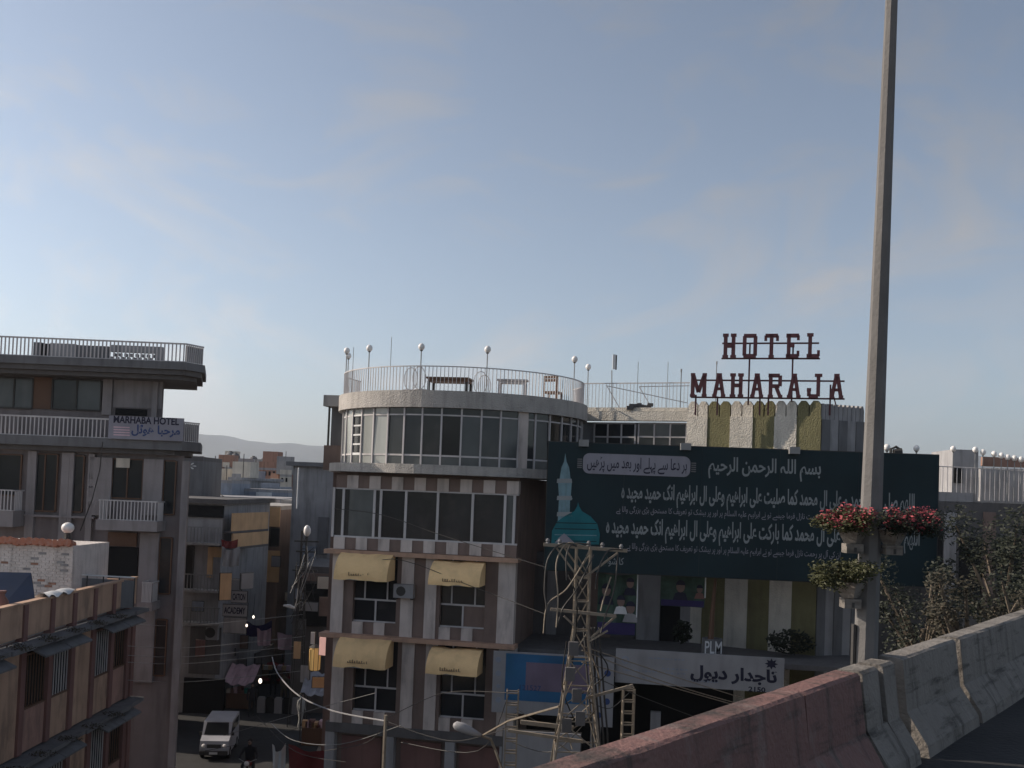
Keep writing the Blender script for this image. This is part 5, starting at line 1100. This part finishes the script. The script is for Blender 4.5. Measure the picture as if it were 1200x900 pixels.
khaki = mat('khaki_clothes', (.13,.11,.08), dirt=0, bump=.2); paleclo = mat('pale_clothes', (.26,.26,.25), dirt=0, bump=.2)
person('person in dark clothes standing beside the kerb blocks', 294, 52.6, 20, suit); person('person in khaki clothes walking behind the kerb blocks', 331, 56, 160, khaki); person('person in pale long clothes standing near the parked motorcycles', 352, 50.5, 60, paleclo); person('person in dark clothes walking under the pink cloth', 318, 58, 190, suit)
for k, (px, d, a, lab) in enumerate(((340, 50, 70, 'dark motorcycle parked near the person in pale clothes'), (362, 48, 85, 'dark motorcycle parked under the lit pale red sign'), (284, 53.5, -60, 'dark motorcycle parked beside the kerb blocks near the shaded shop'))):
    p = P(px, 850, d); dup(mc, T(p.x, d, 0) @ RZ(a), lab)
rs_ = random.Random(77)
cols = ((sgnw,'white'),(brown,'brown'),(dgrey,'dark grey'),(ochre,'ochre'),(greyp,'grey'),(redp,'dull red'),(bluegrey,'blue grey'),(cream,'cream'))
spots = ((266,748,278,756,57.5),(280,745,290,760,57),(262,760,275,768,56),(296,764,312,772,66),(314,766,330,775,66),(333,768,346,776,64),(346,690,356,702,53),(372,676,386,690,52),(350,706,372,716,52),(374,700,386,722,51),(348,726,358,738,52.5),(366,794,382,806,46),(352,780,362,800,48),(300,700,310,716,66),(312,690,326,698,68),(328,694,340,704,66),(318,712,332,722,66),(299,778,306,800,60),(272,772,288,780,56.5),(344,752,352,772,50),(386,800,396,840,42),(229,750,240,770,52),(225,705,238,716,52.4),(284,646,292,672,63),(318,652,328,664,63))
for k, (x0, y0, x1, y1, d) in enumerate(spots):
    m_, c_ = cols[k % 8]; board(c_+(' upright' if y1-y0 > x1-x0 else ' wide')+' shop board crowding the shaded bazaar street', x0, y0, x1, y1, d, rs_.uniform(-12, 12), m_, None, 'sign', 'shop_board', darkink, 'shop boards in the bazaar street')
# street awnings and stalls
def stall(lab, x0, x1, y, d, m, dp=1.6):
    a_, b_ = P(x0, y, d), P(x1, y, d); t = thing('market_stall', lab, 'stall', T((a_.x+b_.x)/2, d, 0), 'stalls in the bazaar street'); zt_ = (a_.z+b_.z)/2
    V = []; F = []; n = 8
    for j in range(4):
        for i in range(n+1):
            V.append((a_.x+(b_.x-a_.x)*i/n, d+dp*j/3, zt_+.25*j+.07*math.sin(i*1.9+j)-.12*math.sin(math.pi*i/n)))
            if i and j: k = j*(n+1)+i; F.append((k-n-2, k-n-1, k, k-1))
    part('canopy', MB().add(V, F).add([(x, y_, z-.02) for x, y_, z in V], [tuple(reversed(q)) for q in F]), m, t)
    for x in (a_.x+.05, b_.x-.05):
        for y_ in (d+.05, d+dp-.05): part('post', MB().tube([(x, y_, 0), (x, y_, zt_+.02)], .03, 5), dmetal, t)
    part('counter', MB().box(a_.x+.1, b_.x-.1, d+.2, d+dp-.3, .02, .8), wood, t)
    rr = random.Random(int(x0))
    for k in range(7): xx = a_.x+.2+(b_.x-a_.x-.4)*k/6; hh_ = rr.uniform(.12,.35); part('goods', MB().box(xx-.12, xx+.12, d+.3, d+.3+rr.uniform(.2,.5), .801, .8+hh_), rr.choice((ochre, redp, green, cream, cloth_p)), t)
stall('market stall with pale pink canopy by the shaded shop', 262, 296, 800, 54, cloth_p); stall('market stall with dull blue canopy under the lit lantern', 352, 386, 812, 47, bluegrey); stall('market stall with dark red canopy behind the kerb blocks', 300, 340, 795, 61, cloth_r); stall('market stall with cream canopy at the end of the bazaar street', 318, 350, 782, 67, cream)
# roofs between the street and the far houses
for k in range(26):
    d = rs_.uniform(92, 150); x0 = rs_.uniform(212, 332); w_ = rs_.uniform(9, 24); yt = rs_.uniform(544, 568)+(150-d)*.12
    m_, c_ = rs_.choice(((brick,'brown brick'),(redbrick,'red brick'),(bluegrey,'blue grey'),(greyp,'grey'),(cream,'cream'),(conc,'raw concrete')))
    q_, f = house(c_+' flat roofed house crowded behind the bazaar street', x0, x0+w_, yt, d, rs_.uniform(-15, 15), m_, rs_.uniform(4, 9), (), rs_.choice((conc, greyp, m_)), 'roof_house', rs_.choice((0, .25)), 'crowded houses behind the bazaar')
    for i in range(int(w_/5)): fb('window', q_, f, dark, x0+1.5+i*5, yt+4, x0+3.7+i*5, yt+9, -.06, .055)
    u, z = f.uz(x0+w_*.4, yt)
    part('parapet', MB().box(f.uz(x0, yt)[0], f.uz(x0+w_, yt)[0], .0, .18, z+.002, z+rs_.uniform(.3,.8)), m_, q_, f.M)
    if k % 2: part('roof_cabin', MB().box(u-.9, u+.9, 1.2, 3, z, z+rs_.uniform(1,2)), rs_.choice((m_, greyp, cream)), q_, f.M)
    if k % 3 == 0: part('roof_pole', MB().tube([(u+.5, .6, z), (u+.5, .6, z+2.2)], .04, 5), dmetal, q_, f.M)
# tangle about the lattice pole
rt = random.Random(5)
for k in range(6):
    x0, y0 = rt.uniform(664, 706), rt.uniform(650, 800); cable(((x0,y0,D+rt.uniform(-.5,.5)),(x0+rt.uniform(-14,14),y0+rt.uniform(20,60),D+rt.uniform(-.5,.5)),(rt.uniform(655,715),y0+rt.uniform(60,130),D+rt.uniform(-.5,.5))), 'wire tangled round the lattice power pole', .014, rt.choice((black, dmetal, galv)), 5)
for (a1, a2, a3) in (((596,815,23.5),(560,880,26),(470,870,28)), ((604,830,23.5),(640,850,23),(668,840,22)), ((452,846,28),(430,870,30),(380,880,34)), ((700,830,22),(650,880,23),(600,870,23.5)), ((737,812,24.5),(715,830,23),(690,822,22)), ((452,842,28),(520,812,30),(600,812,23.5)), ((300,838,40),(345,880,36),(405,893,33)), ((240,880,40),(300,868,40),(352,852,38))):
    cable((a1, a2, a3), 'slack wire sagging between the masts above the street', .01, dmetal)

# ------------------------------------------------------------------ hazy air
hz = bpy.data.materials.new('hazy_air'); hz.use_nodes = True; n_ = hz.node_tree; n_.nodes.clear()
pv = n_.nodes.new('ShaderNodeVolumePrincipled'); om = n_.nodes.new('ShaderNodeOutputMaterial'); n_.links.new(pv.outputs[0], om.inputs['Volume'])
pv.inputs['Color'].default_value = (.80,.88,1,1); pv.inputs['Density'].default_value = 1.3e-4; pv.inputs['Anisotropy'].default_value = .3
ho = OBJ('haze', MB().box(-7100, 7100, -400, 7100, -5, 460).mesh('haze', hz)); ho['kind'] = 'stuff'
